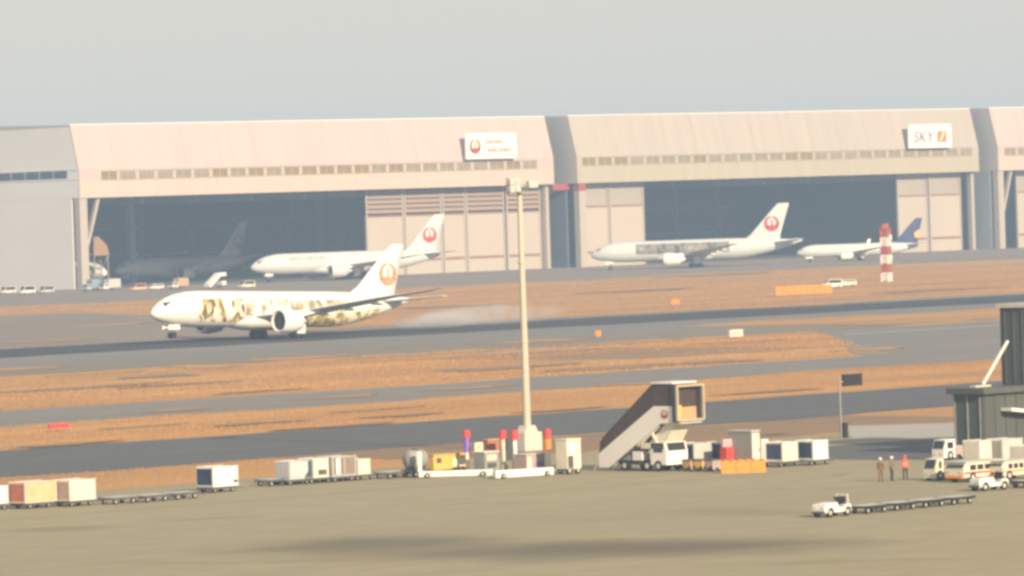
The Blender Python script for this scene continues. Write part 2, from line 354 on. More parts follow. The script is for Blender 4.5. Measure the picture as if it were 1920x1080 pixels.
def hangar(x0, x1, v0, dep, skin, label, win, doors, side_windows=False, brace=True, gap=None, lower_side='h_side', upper_side='h_side', red=False, win_z=33.2, xend_open=None):
    h = empty('hangar', (0, 0, 0)); tag(h, label, 'hangar', None)
    vf = v0 - 4
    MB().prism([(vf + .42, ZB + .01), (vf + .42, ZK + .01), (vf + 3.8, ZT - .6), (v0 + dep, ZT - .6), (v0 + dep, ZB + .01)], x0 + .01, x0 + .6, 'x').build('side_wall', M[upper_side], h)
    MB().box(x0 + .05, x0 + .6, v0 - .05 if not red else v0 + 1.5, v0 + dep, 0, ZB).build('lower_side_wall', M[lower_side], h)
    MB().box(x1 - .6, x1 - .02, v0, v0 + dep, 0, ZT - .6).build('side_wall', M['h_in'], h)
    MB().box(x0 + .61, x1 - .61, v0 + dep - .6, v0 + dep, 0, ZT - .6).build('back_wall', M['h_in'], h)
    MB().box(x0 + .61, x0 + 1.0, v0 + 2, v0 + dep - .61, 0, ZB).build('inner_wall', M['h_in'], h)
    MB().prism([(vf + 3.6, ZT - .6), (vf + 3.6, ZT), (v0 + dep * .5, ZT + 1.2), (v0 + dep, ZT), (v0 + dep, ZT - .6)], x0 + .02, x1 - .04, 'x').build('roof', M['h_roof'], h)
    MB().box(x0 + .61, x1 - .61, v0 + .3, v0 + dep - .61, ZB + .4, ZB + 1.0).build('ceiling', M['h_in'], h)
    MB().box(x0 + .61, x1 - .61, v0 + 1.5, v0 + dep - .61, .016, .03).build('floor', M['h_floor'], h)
    # front: vertical fascia with a sloped cladding face above it
    f = MB().prism([(vf, ZB), (vf, win_z - 1.45), (vf + .4, win_z - 1.45), (vf + .4, ZB)], x0, x1, 'x').build('fascia', M['h_fascia2'] if skin is M['h_cream'] else M['h_fascia'], h)
    MB().box(x0, x1, vf + .02, vf + .4, win_z + 1.45, ZK).build('upper_fascia', skin, h)
    MB().box(x0 + .02, x1 - .02, vf + .405, v0 + .3, ZB, ZB + .35).build('soffit', M['h_rust'], h)
    n = 14; dx = (x1 - x0) / n      # sloped cladding in panels with thin joints
    for i in range(n):
        a, b = x0 + i * dx + (.02 if i else 0), x0 + (i + 1) * dx - .03
        MB().prism([(vf + .03, ZK + .01), (vf + 3.5, ZT), (vf + 3.9, ZT), (vf + .5, ZK + .01)], a, b, 'x').build('cladding_panel', skin, h)
    MB().box(x0, x1, vf + 3.5, vf + 4.1, ZT + .01, ZT + .25).build('roof_edge', M['h_side'], h)
    # clerestory windows
    wa, wb, cnt = win
    MB().box(x0, wa - 3.25, vf + .03, vf + .4, win_z - 1.45, win_z + 1.45).build('fascia_end', skin, h)
    MB().box(wb + 3.25, x1, vf + .03, vf + .4, win_z - 1.45, win_z + 1.45).build('fascia_end', skin, h)
    for i in range(cnt):
        u = wa + (wb - wa) * i / (cnt - 1); o = link('window', random.choice(_wins), None, h, (u, vf + .3, win_z)); link('frame', _winf, None, o)
    MB().box(wa - 3, wb + 3, vf + .43, vf + .5, win_z - 1.3, win_z + 1.3).build('window_backing', skin, h)
    per = (wb - wa) / (cnt - 1)
    if per > 6.5:
        for i in range(cnt - 1):
            u = wa + per * (i + .5); MB().box(u - (per - 6.45) / 2, u + (per - 6.45) / 2, vf + .05, vf + .42, win_z - 1.33, win_z + 1.33).build('mullion', skin, h)
    if side_windows:
        for i in range(12):
            link('window', _swin, None, h, (x0 - .06, v0 + 4.5 + i * 6.6, 33.9))
        MB().box(x0 - .12, x0 - .002, v0 - 3.4, v0 + dep, 35.15, 35.5).build('wall_rail', M['h_side'], h)
        MB().box(x0 - .12, x0 - .002, v0 - 3.4, v0 + dep, 32.3, 32.65).build('wall_rail', M['h_side'], h)
    # corner pillars
    px = x0 + .1 if not red else x0 + .9
    MB().box(px, px + 2.9, v0 - 3.6, v0 - 1.2, 0, ZB - .02).build('pillar', M['h_cream'], h)
    MB().box(x1 - 2.2, x1 - .7, v0 - 2.0, v0 - .1, 0, ZB - .02).build('pillar', M['h_cream'], h)
    if red:
        MB().box(px - .1, px + 3.0, v0 - 3.75, v0 - 1.1, ZB - 2.4, ZB - .03).build('red_collar', M['red'], h)
        MB().box(x0 - 6.5, px - .15, v0 + .6, v0 + 1.2, ZB - 2.0, ZB - .03).build('red_beam', M['red'], h)
    if brace:
        MB().bar((x0 + 8.0, v0 - 2.4, ZB - .1), (x0 + 3.4, v0 - 2.4, 13), 1.3, .9).build('brace', M['h_cream'], h)
        MB().bar((x0 + 3.4, v0 - 2.4, 13.2), (x0 + 3.1, v0 - 2.4, 0.0), .8, .7).build('brace', M['h_cream'], h)
    # sliding door leaves
    for (da, db, kind) in doors:
        vd = v0 + (0.4 if int(da) % 2 else .9)
        d = MB().box(da + .05, db - .05, vd, vd + .5, 0.02, 18.6 if kind != 2 else 19.4).build('door_leaf', M['h_door'], h)
        zt = 18.7 if kind != 2 else 19.5
        MB().box(da + .05, db - .05, vd + .15, vd + .5, zt, ZB - .02).build('upper_panel', M['h_door_top'] if kind == 2 else M['dark'], d)
        for e in (da + .05, db - .65):
            MB().box(e, e + .6, vd - .25, vd - .003, 0.02, ZB - .03).build('stile', M['h_cream'], d)
        mid = (da + db) / 2
        MB().box(da + .7, db - .7, vd - .2, vd - .003, zt - .5, zt).build('rail', M['h_rust'], d)
        if kind == 1:
            for i in range(5):
                o = link('louvre_blade', _blade, None, d, (mid, vd - .02, 20.0 + i * 1.5)); o.scale = (db - da - 1.5, 1.6, 2.1)
                if i % 1 == 0: pass
        MB().box(da + .9, db - .9, vd - .12, vd - .003, 4.1, 4.9).build('sill_strip', M['h_rust'], d)
    return h

h1 = hangar(1028, 1223.5, 1250, 112, M['h_white'], 'white hangar with airline sign on its roof and louvred doors half open',
            (1039.5, 1213, 25), [(1146, 1162, 1), (1162.3, 1178.4, 1), (1178.7, 1188.6, 1), (1188.9, 1205.6, 1), (1205.9, 1221.2, 1)], side_windows=True)
for u in (1110, 1190): MB().box(u - 1.2, u + 1.2, 1250 + 70, 1250 + 72, .03, ZB + .39).build('inner_column', M['h_greyblue'], h1)
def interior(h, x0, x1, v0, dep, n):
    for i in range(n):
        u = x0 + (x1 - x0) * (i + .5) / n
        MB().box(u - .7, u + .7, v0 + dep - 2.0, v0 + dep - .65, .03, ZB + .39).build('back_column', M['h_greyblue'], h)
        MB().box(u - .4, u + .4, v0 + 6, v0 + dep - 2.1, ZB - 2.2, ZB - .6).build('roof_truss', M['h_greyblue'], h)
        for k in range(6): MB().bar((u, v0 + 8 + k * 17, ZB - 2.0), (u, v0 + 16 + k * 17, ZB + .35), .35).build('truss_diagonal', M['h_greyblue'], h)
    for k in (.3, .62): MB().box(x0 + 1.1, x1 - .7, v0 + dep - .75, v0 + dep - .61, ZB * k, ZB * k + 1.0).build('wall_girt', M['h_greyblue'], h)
interior(h1, 1028, 1223.5, 1250, 112, 9)
h2 = hangar(1229.0, 1423.2, 1245, 112, M['h_cream'], 'cream hangar with orange and violet lettered sign and middle doors open',
            (1234.5, 1416.7, 26), [(1233.2, 1247.0, 2), (1247.3, 1263.1, 2), (1386.1, 1401.4, 2), (1401.7, 1418.1, 2)], brace=False, lower_side='h_recess_shade', upper_side='h_midgrey', red=True, win_z=33.6)
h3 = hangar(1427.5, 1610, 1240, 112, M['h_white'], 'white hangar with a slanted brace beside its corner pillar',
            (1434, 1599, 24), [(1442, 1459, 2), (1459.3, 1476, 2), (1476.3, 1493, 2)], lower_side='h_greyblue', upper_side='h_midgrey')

interior(h2, 1229, 1423.2, 1245, 112, 9)

def crane_logo(name, rad, m, to3d, parent, wings=True):
    """round red bird emblem with raised wings; to3d maps (x, y) to a point"""
    b = MB(); P = []; F = []
    def poly(pts):
        k = len(P); P.extend(to3d(x * rad, y * rad) for x, y in pts); F.append(tuple(range(k, k + len(pts))))
    for sx in (-1, 1):
        for i in range(7):                       # wing feathers form the ring
            a0 = R(-38 + i * 17.5); a1 = R(-38 + (i + 1) * 17.5 - 2.5); ri = .50 + .05 * i
            pts = [(math.cos(a0) * ri, math.sin(a0) * ri), (math.cos(a0), math.sin(a0)), (math.cos((a0 + a1) / 2), math.sin((a0 + a1) / 2)), (math.cos(a1), math.sin(a1)), (math.cos(a1) * ri, math.sin(a1) * ri)]
            poly([(sx * x, y) for x, y in (pts if sx > 0 else pts)])
    poly([(-.09, -.25), (.09, -.25), (.13, .2), (.05, .46), (-.28, .50), (-.05, .36), (-.02, .15)])      # neck and head
    n = 10
    poly([(math.cos(R(200 + 140 * i / n)) * .98, math.sin(R(200 + 140 * i / n)) * .98) for i in range(n + 1)] + [(.42, -.28), (0, -.18), (-.42, -.28)])
    b.add(P, F); return b.build(name, m, parent, fix=False)

def sign_board(name, x0, x1, z0, z1, v, label, cat):
    s = empty(name, ((x0 + x1) / 2, v, z0)); tag(s, label, cat)
    wd, ht = (x1 - x0) / 2, z1 - z0
    MB().box(-wd, wd, -.3, .3, 0, ht).build('board', M['sign_white'], s)
    for q in (-wd * .7, 0, wd * .7):
        MB().bar((q, .3, ht * .8), (q, 3.2, ht * .8 + .01), .35).build('bracket', M['grey'], s)
        MB().bar((q, .3, ht * .2), (q, 2.4, ht * .2 + .01), .35).build('bracket', M['grey'], s)
    return s
def letters(s, size, m, parent, x, z, y=-.45, sx=1.0, slant=0.0):
    v, f = text_data(s, size)
    b = MB().add([(x + p[0] * sx + slant * p[1], y, z + p[1]) for p in v], f); return b.build('lettering', m, parent, fix=False)
s1 = sign_board('hangar_sign', 1183.3, 1205.3, 35.4, 43.4, 1244.2, 'white airline board with round red crane emblem and two lines of red lettering', 'sign')
crane_logo('emblem', 2.35, M['letter_red'], lambda x, y: (x - 7.2, -.45, 3.9 + y), s1)
letters('JAPAN', 2.0, M['letter_red'], s1, 1.1, 5.2, sx=1.25); letters('AIRLINES', 2.0, M['letter_red'], s1, 3.2, 2.6, sx=1.3)
s2 = sign_board('hangar_sign', 1385.3, 1407.0, 35.3, 43.3, 1239.2, 'white board with violet italic SKY lettering and an orange square emblem', 'sign')
letters('SKY', 5.2, M['letter_violet'], s2, -3.4, 3.6, sx=1.15, slant=.2)
MB().box(3.6, 8.2, -.42, -.305, 1.9, 5.6).build('emblem', M['emblem_orange'], s2)
MB().prism([(4.6, 2.4), (5.4, 2.4), (7.4, 5.2), (6.4, 5.2)], -.5, -.44).build('emblem_stroke', M['sign_white'], s2)

# ------------------------------------------------------------------ aircraft
def blotch_mat(name, base, cols, scale=.55, thr=(.40, .60), sq=(1, 1, 1)):
    """abstract blotches of printed colour on a light base"""
    m = bpy.data.materials.new(name); m.use_nodes = True; n = m.node_tree.nodes; l = m.node_tree.links; b = n['Principled BSDF']
    b.inputs['Roughness'].default_value = .35
    tc = n.new('ShaderNodeTexCoord'); mp = n.new('ShaderNodeMapping'); mp.inputs['Scale'].default_value = sq; l.new(tc.outputs['Object'], mp.inputs[0])
    vo = n.new('ShaderNodeTexNoise'); vo.inputs['Scale'].default_value = scale; vo.inputs['Detail'].default_value = 5; vo.inputs['Distortion'].default_value = .6; l.new(mp.outputs[0], vo.inputs[0])
    rp = n.new('ShaderNodeValToRGB'); cr = rp.color_ramp; cr.elements[0].position = thr[0]; cr.elements[0].color = (*cols[0], 1); cr.elements[1].position = thr[1]; cr.elements[1].color = (*base, 1)
    for i, c in enumerate(cols[1:]):
        e = cr.elements.new(thr[0] + (thr[1] - thr[0]) * (i + 1) / len(cols)); e.color = (*c, 1)
    l.new(vo.outputs[0], rp.inputs[0]); l.new(rp.outputs[0], b.inputs['Base Color']); return m
M['livery_a'] = blotch_mat('olive_brown_print', (.80, .79, .74), [(.15, .085, .045), (.27, .25, .10), (.50, .40, .17), (.72, .62, .42)], .8, (.42, .56), (1, 1, .55))
M['livery_b'] = blotch_mat('faint_print', (.80, .80, .78), [(.24, .25, .23), (.50, .38, .22), (.74, .66, .46)], .75, (.40, .56))
M['livery_c'] = blotch_mat('gold_outline_print', (.80, .78, .68), [(.24, .20, .08), (.48, .40, .14), (.70, .61, .34)], .65, (.42, .60))
M['livery_photo'] = blotch_mat('grey_green_photo_print', (.36, .40, .39), [(.05, .055, .06), (.14, .16, .165), (.26, .21, .18), (.17, .21, .21)], .4, (.36, .66), (1, 1, .7))

def airfoil(n=7):
    t = [(0, 0)]; up = []; lo = []
    for i in range(1, n):
        x = (i / (n - 1)) ** 1.5; y = .6 * (1.48 * math.sqrt(x) - .63 * x - 1.76 * x * x + 1.42 * x ** 3 - .51 * x ** 4); up.append((x, max(y, .005))); lo.append((x, -max(y, .005) * .7))
    return t + up + lo[::-1]
AF = airfoil()
def surf_loft(sections, vertical=False):
    """sections: (span, x_leading_edge, chord, offset, thickness_ratio)"""
    rings = []
    for (s, xl, c, z, t) in sections:
        rings.append([(xl - c * x, z + c * t * y, s) if vertical else (xl - c * x, s, z + c * t * y) for x, y in AF])
    return MB().loft(rings)

def airplane(name, label, P, pitch_up=0.0, patches=(), title=None, fin_m='plane_white', logo=True, logo_m='logo_red', body_m='plane_white', engine_m=None, nose_dark=False):
    """nose along +X, port side +Y, origin on the ground below the main gear"""
    L, D, zc, xg = P['L'], P['D'], P['zc'], P['xg']       # length, diameter, centreline height, nose to main gear
    rr = D / 2
    root = empty(name); tag(root, label, 'airplane', None)
    k = D / 5.9
    st = [(0, .03, -.75), (.25, .52, -.72), (.8, 1.0, -.62), (1.8, 1.55, -.45), (3.2, 2.08, -.26), (5.0, 2.52, -.10), (7.2, 2.83, -.02), (9.5, 2.95, 0)]
    st = [(x * k, r / 2.95 * rr, dz * k) for x, r, dz in st]
    tl = P['tail']                                       # length of the tapering tail
    xs = np.linspace(9.5 * k, L - tl, 8)[1:]
    st += [(x, rr, 0) for x in xs]
    for f in (.15, .3, .45, .6, .75, .87, .95, 1.0):
        r = rr * (1 - .93 * f ** 1.55); st.append((L - tl + tl * f, max(r, .12), (rr - r) * .62))
    nseg = 28
    def prof(x):
        for (a, b) in zip(st[:-1], st[1:]):
            if a[0] <= x <= b[0]:
                t = (x - a[0]) / (b[0] - a[0]); return a[1] + (b[1] - a[1]) * t, a[2] + (b[2] - a[2]) * t
        return st[-1][1:]
    def sp(x, ang, off=0.0):
        """point on the skin: x from the nose, ang from horizontal (port side), upwards positive"""
        r, dz = prof(x); r += off
        return (xg - x, r * math.cos(ang), zc + dz + r * math.sin(ang))
    # The x of the root frame: main gear at 0
    fus = MB().loft([[(xg - x, r * math.cos(2 * math.pi * i / nseg), zc + dz + r * math.sin(2 * math.pi * i / nseg)) for i in range(nseg)] for x, r, dz in st]).build('fuselage', M[body_m], root)
    def skin_patch(nm, x0, x1, a0, a1, m, off=.02, side=1, nx=10, na=6):
        b = MB(); p = []
        for i in range(nx + 1):
            for j in range(na + 1):
                q = sp(x0 + (x1 - x0) * i / nx, R(a0 + (a1 - a0) * j / na), off); p.append((q[0], q[1] * side, q[2]))
        f = [(i * (na + 1) + j, i * (na + 1) + j + 1, (i + 1) * (na + 1) + j + 1, (i + 1) * (na + 1) + j) for i in range(nx) for j in range(na)]
        return b.add(p, f, True).build(nm, m, fus)
    for sd in (1, -1):
        for i in range(3):
            skin_patch('cockpit_window', (1.75 + i * .42) * k, (2.25 + i * .52) * k, 36 + 3 * i - (0 if i else 4), 60 - 7 * i, M['glass'], .025, sd, 2, 2)
        # cabin windows: too small to pick apart singly
        b = MB(); x = 8.5 * k
        while x < L - tl * .72:
            a = R(12); q0 = sp(x, R(9), .02); q1 = sp(x + .27, R(9), .02); q2 = sp(x + .27, R(17), .02); q3 = sp(x, R(17), .02)
            b.add([(q[0], q[1] * sd, q[2]) for q in (q0, q1, q2, q3)], [(0, 1, 2, 3)]); x += .62
        b.build('window_row', M['plane_grey'], fus)['kind'] = 'stuff'
        for xd in (6.2 * k, L * .34, L * .66, L - tl * .85):
            skin_patch('cabin_door', xd, xd + 1.05, -6, 22, M['plane_grey'] if False else M['white'], .03, sd, 2, 4)
        for (pa, pb, aa, ab, mk) in patches: skin_patch('livery_print', pa, pb, aa, ab, M[mk], .035, sd, 14, 8)
    if title:
        tx, x0, an, size, mk = title; v, f = text_data(tx, size)
        for sd in (1, -1):
            b = MB().add([(lambda q: (q[0], q[1] * sd, q[2]))(sp(x0 + p[0] * sd, R(an) + p[1] / rr, .045)) for p in v], f); b.build('title_lettering', M[mk], fus, fix=False)
    # wings
    W_ = P['wing']
    for sd in (1, -1):
        wg = surf_loft([(sd * s, xg - x, c, z, t) for (s, x, c, z, t) in W_]).build('wing', M['plane_grey'], root)
        s0, x0, c0, z0, t0 = W_[1]; s1_, x1_, c1, z1, t1 = W_[-2]
        MB().bar((xg - x0 - c0 * .9, sd * (s0 + 1), z0 - .1), (xg - x0 - c0 * .9 - (x1_ + c1 - x0 - c0) * .55, sd * (s0 + (s1_ - s0) * .55), z0 + (z1 - z0) * .55 - .1), .8, .12).build('flap', M['plane_white'], wg)
        for q in (.18, .38, .6):
            ys = s0 + (s1_ - s0) * q; xt = x0 + c0 + (x1_ + c1 - x0 - c0) * q; zz = z0 + (z1 - z0) * q
            MB().lathe([(0, .05), (1.0 * k, .28 * k), (2.6 * k, .22 * k), (3.6 * k, .04)], (xg - xt + 2.8 * k, sd * ys, zz - .25 * k), (-1, 0, -.06), 8).build('flap_fairing', M['plane_white'], wg)
        if P.get('winglet'):
            s, x, c, z, t = W_[-1]
            surf_loft([(z, xg - x - .1, c, sd * s, .08), (z + 2.3, xg - x - 1.6, c * .45, sd * (s + .45), .08)], True).build('winglet', M['plane_white'], wg)
        # engine
        ex, ey, ez, er, el = P['eng']
        c = (xg - ex, sd * ey, ez)
        en = MB().lathe([(0, er * .82), (-.06 * el, er * .93), (.02 * el, er * .98), (.15 * el, er * 1.04), (.4 * el, er * 1.05), (.7 * el, er * .92), (.82 * el, er * .84), (.82 * el, er * .6), (.95 * el, er * .48), (1.0 * el, er * .36), (1.18 * el, er * .04)], c, (-1, 0, 0), 24)
        en = MB().lathe([(.35, er * .80), (.05, er * .86), (0, er * .93), (.06, er * .985), (.15 * el, er * 1.04), (.4 * el, er * 1.05), (.7 * el, er * .92), (.82 * el, er * .84), (.83 * el, er * .6), (.95 * el, er * .48), (1.0 * el, er * .36), (1.18 * el, er * .04)], c, (-1, 0, 0), 24).build('engine', M[engine_m or 'plane_white'], root)
        MB().lathe([(.28, er * .79), (.30, .3), (.10, .16), (.02, .02)], c, (-1, 0, 0), 20).build('fan', M['dark'], en)
        zw = np.interp(ey, [q[0] for q in W_], [q[3] for q in W_]); xw = np.interp(ey, [q[0] for q in W_], [q[1] for q in W_])
        MB().prism([(xg - ex - .9, ez + er * .85), (xg - xw - .3, zw - .02), (xg - xw - 3.8 * k, zw - .15), (xg - ex - el * .95, ez + er * .4)], sd * ey - .22, sd * ey + .22).build('pylon', M['plane_white'], en)
        # tail plane
        surf_loft([(sd * s, xg - x, c_, z, t) for (s, x, c_, z, t) in P['stab']]).build('tailplane', M['plane_white'], root)
        # main gear
        gx, gy, wr, nax = 0.0, P['track'] / 2 * sd, P['wr'], P['axles']
        gr = MB().tube((0, gy, wr), (0, gy, zc - rr * .55), .2 * k + .05).bar((0, gy, zc - rr * .9), (1.5 * k, gy * .85, zc - rr * .5), .14).bar((-(nax - 1) * .75, gy, wr), ((nax - 1) * .75 + .01, gy, wr), .26).build('main_gear', M['metal'], root)
        for a in range(nax):
            for yy in (-.55, .55):
                xx = (a - (nax - 1) / 2) * 1.45; MB().tube((xx, gy + yy - .2, wr), (xx, gy + yy + .2, wr), wr, n=16).build('wheel', M['rubber'], gr)
        MB().box(-.9 * k, .9 * k, gy + sd * .75 - .03, gy + sd * .75 + .03, zc - rr * 1.35, zc - rr * .6).build('gear_door', M['plane_white'], gr)
    # wing root fairing
    xr = xg - W_[0][1]; c0 = W_[0][2]
    MB().loft([[(xr + 2.5 * k - f * (c0 + 5 * k), math.cos(2 * math.pi * i / 16) * rr * 1.02 * s_, zc - rr * .62 + math.sin(2 * math.pi * i / 16) * rr * .55 * s_) for i in range(16)] for f, s_ in ((0, .3), (.1, .75), (.25, 1.0), (.7, 1.0), (.88, .75), (1, .3))]).build('belly_fairing', M[body_m], root)
    # fin
    fin = surf_loft([(z, xg - x, c, 0, t) for (z, x, c, t) in P['fin']], True).build('tail_fin', M[fin_m], root)
    if logo:
        cz, cx, lr = P['logo']
        for sd in (1, -1): crane_logo('emblem', lr, M[logo_m], lambda x, y, sd=sd: (xg - cx - x * sd, sd * (np.interp(cz + y, [q[0] for q in P['fin']], [q[2] * q[3] * .62 for q in P['fin']]) * .5 + .12), cz + y), fin)
    # nose gear
    ng = MB().tube((P['wb'], 0, P['wr'] * .8), (P['wb'], 0, zc - rr * .8), .16 * k).build('nose_gear', M['metal'], root)
    for yy in (-.35, .35): MB().tube((P['wb'], yy - .15, P['wr'] * .8), (P['wb'], yy + .15, P['wr'] * .8), P['wr'] * .8, n=14).build('wheel', M['rubber'], ng)
    for yy in (-.75, .75): MB().box(P['wb'] - 1, P['wb'] + 1.4, yy - .03, yy + .03, zc - rr * 1.12, zc - rr * .85).build('gear_door', M['plane_white'], ng)
    return root

B787 = dict(L=56.7, D=5.9, zc=4.75, xg=27.2, wb=22.8, tail=18.5, track=9.8, wr=.68, axles=2,
            wing=[(0, 17.5, 13.5, 3.5, .11), (2.9, 19.2, 11.6, 3.55, .11), (9.7, 24.3, 7.6, 4.5, .10), (20, 31.0, 4.4, 6.5, .09), (25.5, 34.8, 2.8, 7.4, .085), (27.8, 37.4, .9, 8.0, .08)],
            eng=(18.6, 9.75, 2.75, 1.86, 5.2), stab=[(.4, 47.6, 6.2, 6.0, .09), (9.8, 54.6, 1.9, 6.9, .09)],
            fin=[(6.6, 41.5, 11.5, .09), (8.6, 44.8, 8.6, .09), (15.0, 51.6, 3.6, .08), (15.6, 52.6, 2.6, .06)], logo=(10.6, 51.4, 1.95))
B777 = dict(L=63.7, D=6.2, zc=5.3, xg=31.6, wb=25.9, tail=20.5, track=11, wr=.68, axles=3,
            wing=[(0, 20.5, 15.5, 3.7, .12), (3.1, 22.5, 13.2, 3.8, .12), (9.8, 27.5, 9.0, 4.5, .11), (20, 34.6, 5.0, 5.7, .10), (28.5, 40.4, 2.4, 6.8, .09), (30.4, 42.0, 1.5, 7.0, .08)],
            eng=(21.4, 9.6, 2.75, 1.85, 6.2), stab=[(.4, 54.0, 7.0, 6.7, .09), (10.7, 61.6, 2.3, 7.6, .09)],
            fin=[(7.2, 45.0, 12.0, .09), (9.2, 48.0, 9.2, .09), (18.0, 56.1, 3.9, .08), (18.5, 56.8, 3.2, .06)], logo=(12.4, 54.7, 2.3))
B737 = dict(L=39.5, D=3.9, zc=3.35, xg=19.6, wb=15.6, tail=13.0, track=5.7, wr=.55, axles=1, winglet=True,
            wing=[(0, 13.4, 7.8, 2.4, .12), (1.9, 14.4, 6.8, 2.45, .12), (5.8, 17.0, 4.4, 2.9, .11), (16.5, 23.0, 1.7, 4.1, .10)],
            eng=(13.0, 4.85, 1.5, 1.02, 3.8), stab=[(.3, 33.4, 4.2, 4.3, .09), (7.1, 38.0, 1.4, 4.9, .09)],
            fin=[(4.7, 27.5, 10.0, .05), (5.9, 31.0, 6.6, .09), (12.0, 36.6, 2.4, .08), (12.5, 37.2, 1.9, .06)], logo=(8.0, 36.0, 1.4))

B787T = dict(B787, fin=[(6.6, 41.0, 12.0, .09), (8.6, 44.6, 8.8, .09), (17.9, 52.4, 3.6, .08), (18.5, 53.4, 2.7, .06)], logo=(11.6, 51.4, 2.3))
B777R = dict(B777, fin=[(7.2, 48.5, 12.0, .09), (9.2, 51.5, 9.2, .09), (18.0, 59.6, 3.9, .08), (18.5, 60.3, 3.2, .06)], logo=(12.4, 58.2, 2.3))
land = airplane('landing_airplane', 'white airliner with printed livery touching down on the runway, nosewheel still raised', B787, logo_m='logo_dull',
                patches=[(7.8, 17.4, -44, 34, 'livery_a'), (17.6, 27.0, -30, 34, 'livery_b'), (27.4, 40.5, -10, 32, 'livery_b'), (28, 48, -64, -12, 'livery_c')])
land.location = (594.5, 671, .037); land.rotation_euler = (0, -R(2.2), math.pi)
# pitch turns about the main wheels

a = airplane('parked_airplane', 'white wide-body jet parked in front of the louvred hangar doors', B777R, body_m='plane_shaded', fin_m='plane_shaded', engine_m='plane_shaded', title=('JAPAN AIRLINES', 17.0, 26, 1.7, 'letter_grey'))
a.location = (*ground_at(655, 524), .012); a.rotation_euler = (0, 0, R(161))
b_ = airplane('parked_airplane', 'white wide-body jet with grey-green photo print along its fuselage', B777, body_m='plane_shaded', fin_m='plane_shaded', patches=[(13.5, 41.5, -16, 44, 'livery_photo')])
b_.location = (1185.0, 1147.0, .012); b_.rotation_euler = (0, 0, R(180 - 44))
M['navy_fin'] = mat('navy_tail_paint', (.04, .06, .16), .4, .05, .4)
c_ = airplane('parked_airplane', 'small white jet with navy and yellow tail beside the hangar door', B737, body_m='plane_shaded', fin_m='navy_fin', logo=False)
c_.location = (1245.0, 1135.0, .012); c_.rotation_euler = (0, 0, R(180 - 40))
for sd in (1, -1):
    fin_ = [o for o in c_.children if o.name.startswith('tail_fin')][0]
    MB().add([(19.6 - x, sd * .33, z) for x, z in ((36.6, 6.4), (38.0, 6.4), (38.3, 9.2), (36.4, 7.9))], [(0, 1, 2, 3)]).build('star_panel', M['yellow'], fin_, fix=False)
d_ = airplane('hangared_airplane', 'dim airliner parked deep inside the open white hangar', B787T, fin_m='plane_white', body_m='plane_white')
d_.location = (1131.0, 1322.0, .03); d_.rotation_euler = (0, 0, R(180))
e_ = airplane('hangared_airplane', 'jet inside the white hangar, only its nose showing past the corner pillar', B787, body_m='plane_white')
e_.location = (1057.5, 1270.5 + 27.2, .03); e_.rotation_euler = (0, 0, R(270))
f_ = airplane('hangared_airplane', 'airliner at the back of the white hangar, only its fin rising behind the parked jet', B787T, body_m='plane_grey', fin_m='plane_grey', logo=False)
f_.location = (1187.0, 1330.0, .03); f_.rotation_euler = (0, 0, R(180)); f_.scale = (.8, .8, .8)

# tyre smoke drifting behind the landing airplane
def smoke(name, loc, size, dens, label):
    b = bmesh.new(); bmesh.ops.create_icosphere(b, subdivisions=3, radius=1.0); me = bpy.data.meshes.new(name); b.to_mesh(me); b.free()
    m = bpy.data.materials.new(name); m.use_nodes = True; n = m.node_tree.nodes; l = m.node_tree.links
    n.remove(n['Principled BSDF']); pv = n.new('ShaderNodeVolumePrincipled'); l.new(pv.outputs[0], n['Material Output'].inputs['Volume'])
    pv.inputs['Color'].default_value = (.93, .92, .93, 1); pv.inputs['Anisotropy'].default_value = .1
    tc = n.new('ShaderNodeTexCoord'); ln = n.new('ShaderNodeVectorMath'); ln.operation = 'LENGTH'; l.new(tc.outputs['Object'], ln.inputs[0])
    mr = n.new('ShaderNodeMapRange'); mr.interpolation_type = 'SMOOTHSTEP'; mr.inputs[1].default_value = 1; mr.inputs[2].default_value = .1; mr.inputs[3].default_value = 0; mr.inputs[4].default_value = 1; l.new(ln.outputs['Value'], mr.inputs[0])
    g_ = n.new('ShaderNodeNewGeometry'); nz = n.new('ShaderNodeTexNoise'); nz.inputs['Scale'].default_value = .22; nz.inputs['Detail'].default_value = 4; l.new(g_.outputs['Position'], nz.inputs[0])
    m2 = n.new('ShaderNodeMapRange'); m2.inputs[1].default_value = .38; m2.inputs[2].default_value = .68; m2.inputs[3].default_value = 0; m2.inputs[4].default_value = dens; l.new(nz.outputs[0], m2.inputs[0])
    mu = n.new('ShaderNodeMath'); mu.operation = 'MULTIPLY'; l.new(mr.outputs[0], mu.inputs[0]); l.new(m2.outputs[0], mu.inputs[1]); l.new(mu.outputs[0], pv.inputs['Density'])
    o = link(name, me, m); o.location = loc; o.scale = size; tag(o, label, 'smoke', kind='stuff'); return o
smoke('tyre_smoke', (629, 671, 1.5), (10, 5, 1.6), 1.3, 'white tyre smoke puff low over the runway behind the landing airplane')
smoke('tyre_smoke', (645, 673, 2.1), (20, 6, 2.2), .42, 'thin trail of pale tyre smoke drifting back along the runway')

# ------------------------------------------------------------------ ground equipment
RZ_V = -math.pi / 2          # local +X pointing to -Y (towards the sunlit side)

def wheel(parent, x, y, r=.28, w_=.2, name='wheel'):
    o = MB().tube((x, y - w_ / 2, r), (x, y + w_ / 2, r), r, n=14).build(name, M['rubber'], parent)
    MB().tube((x, y - w_ / 2 - .012, r), (x, y + w_ / 2 + .012, r), r * .5, n=10).build('hub', M['alu'], o)
    return o

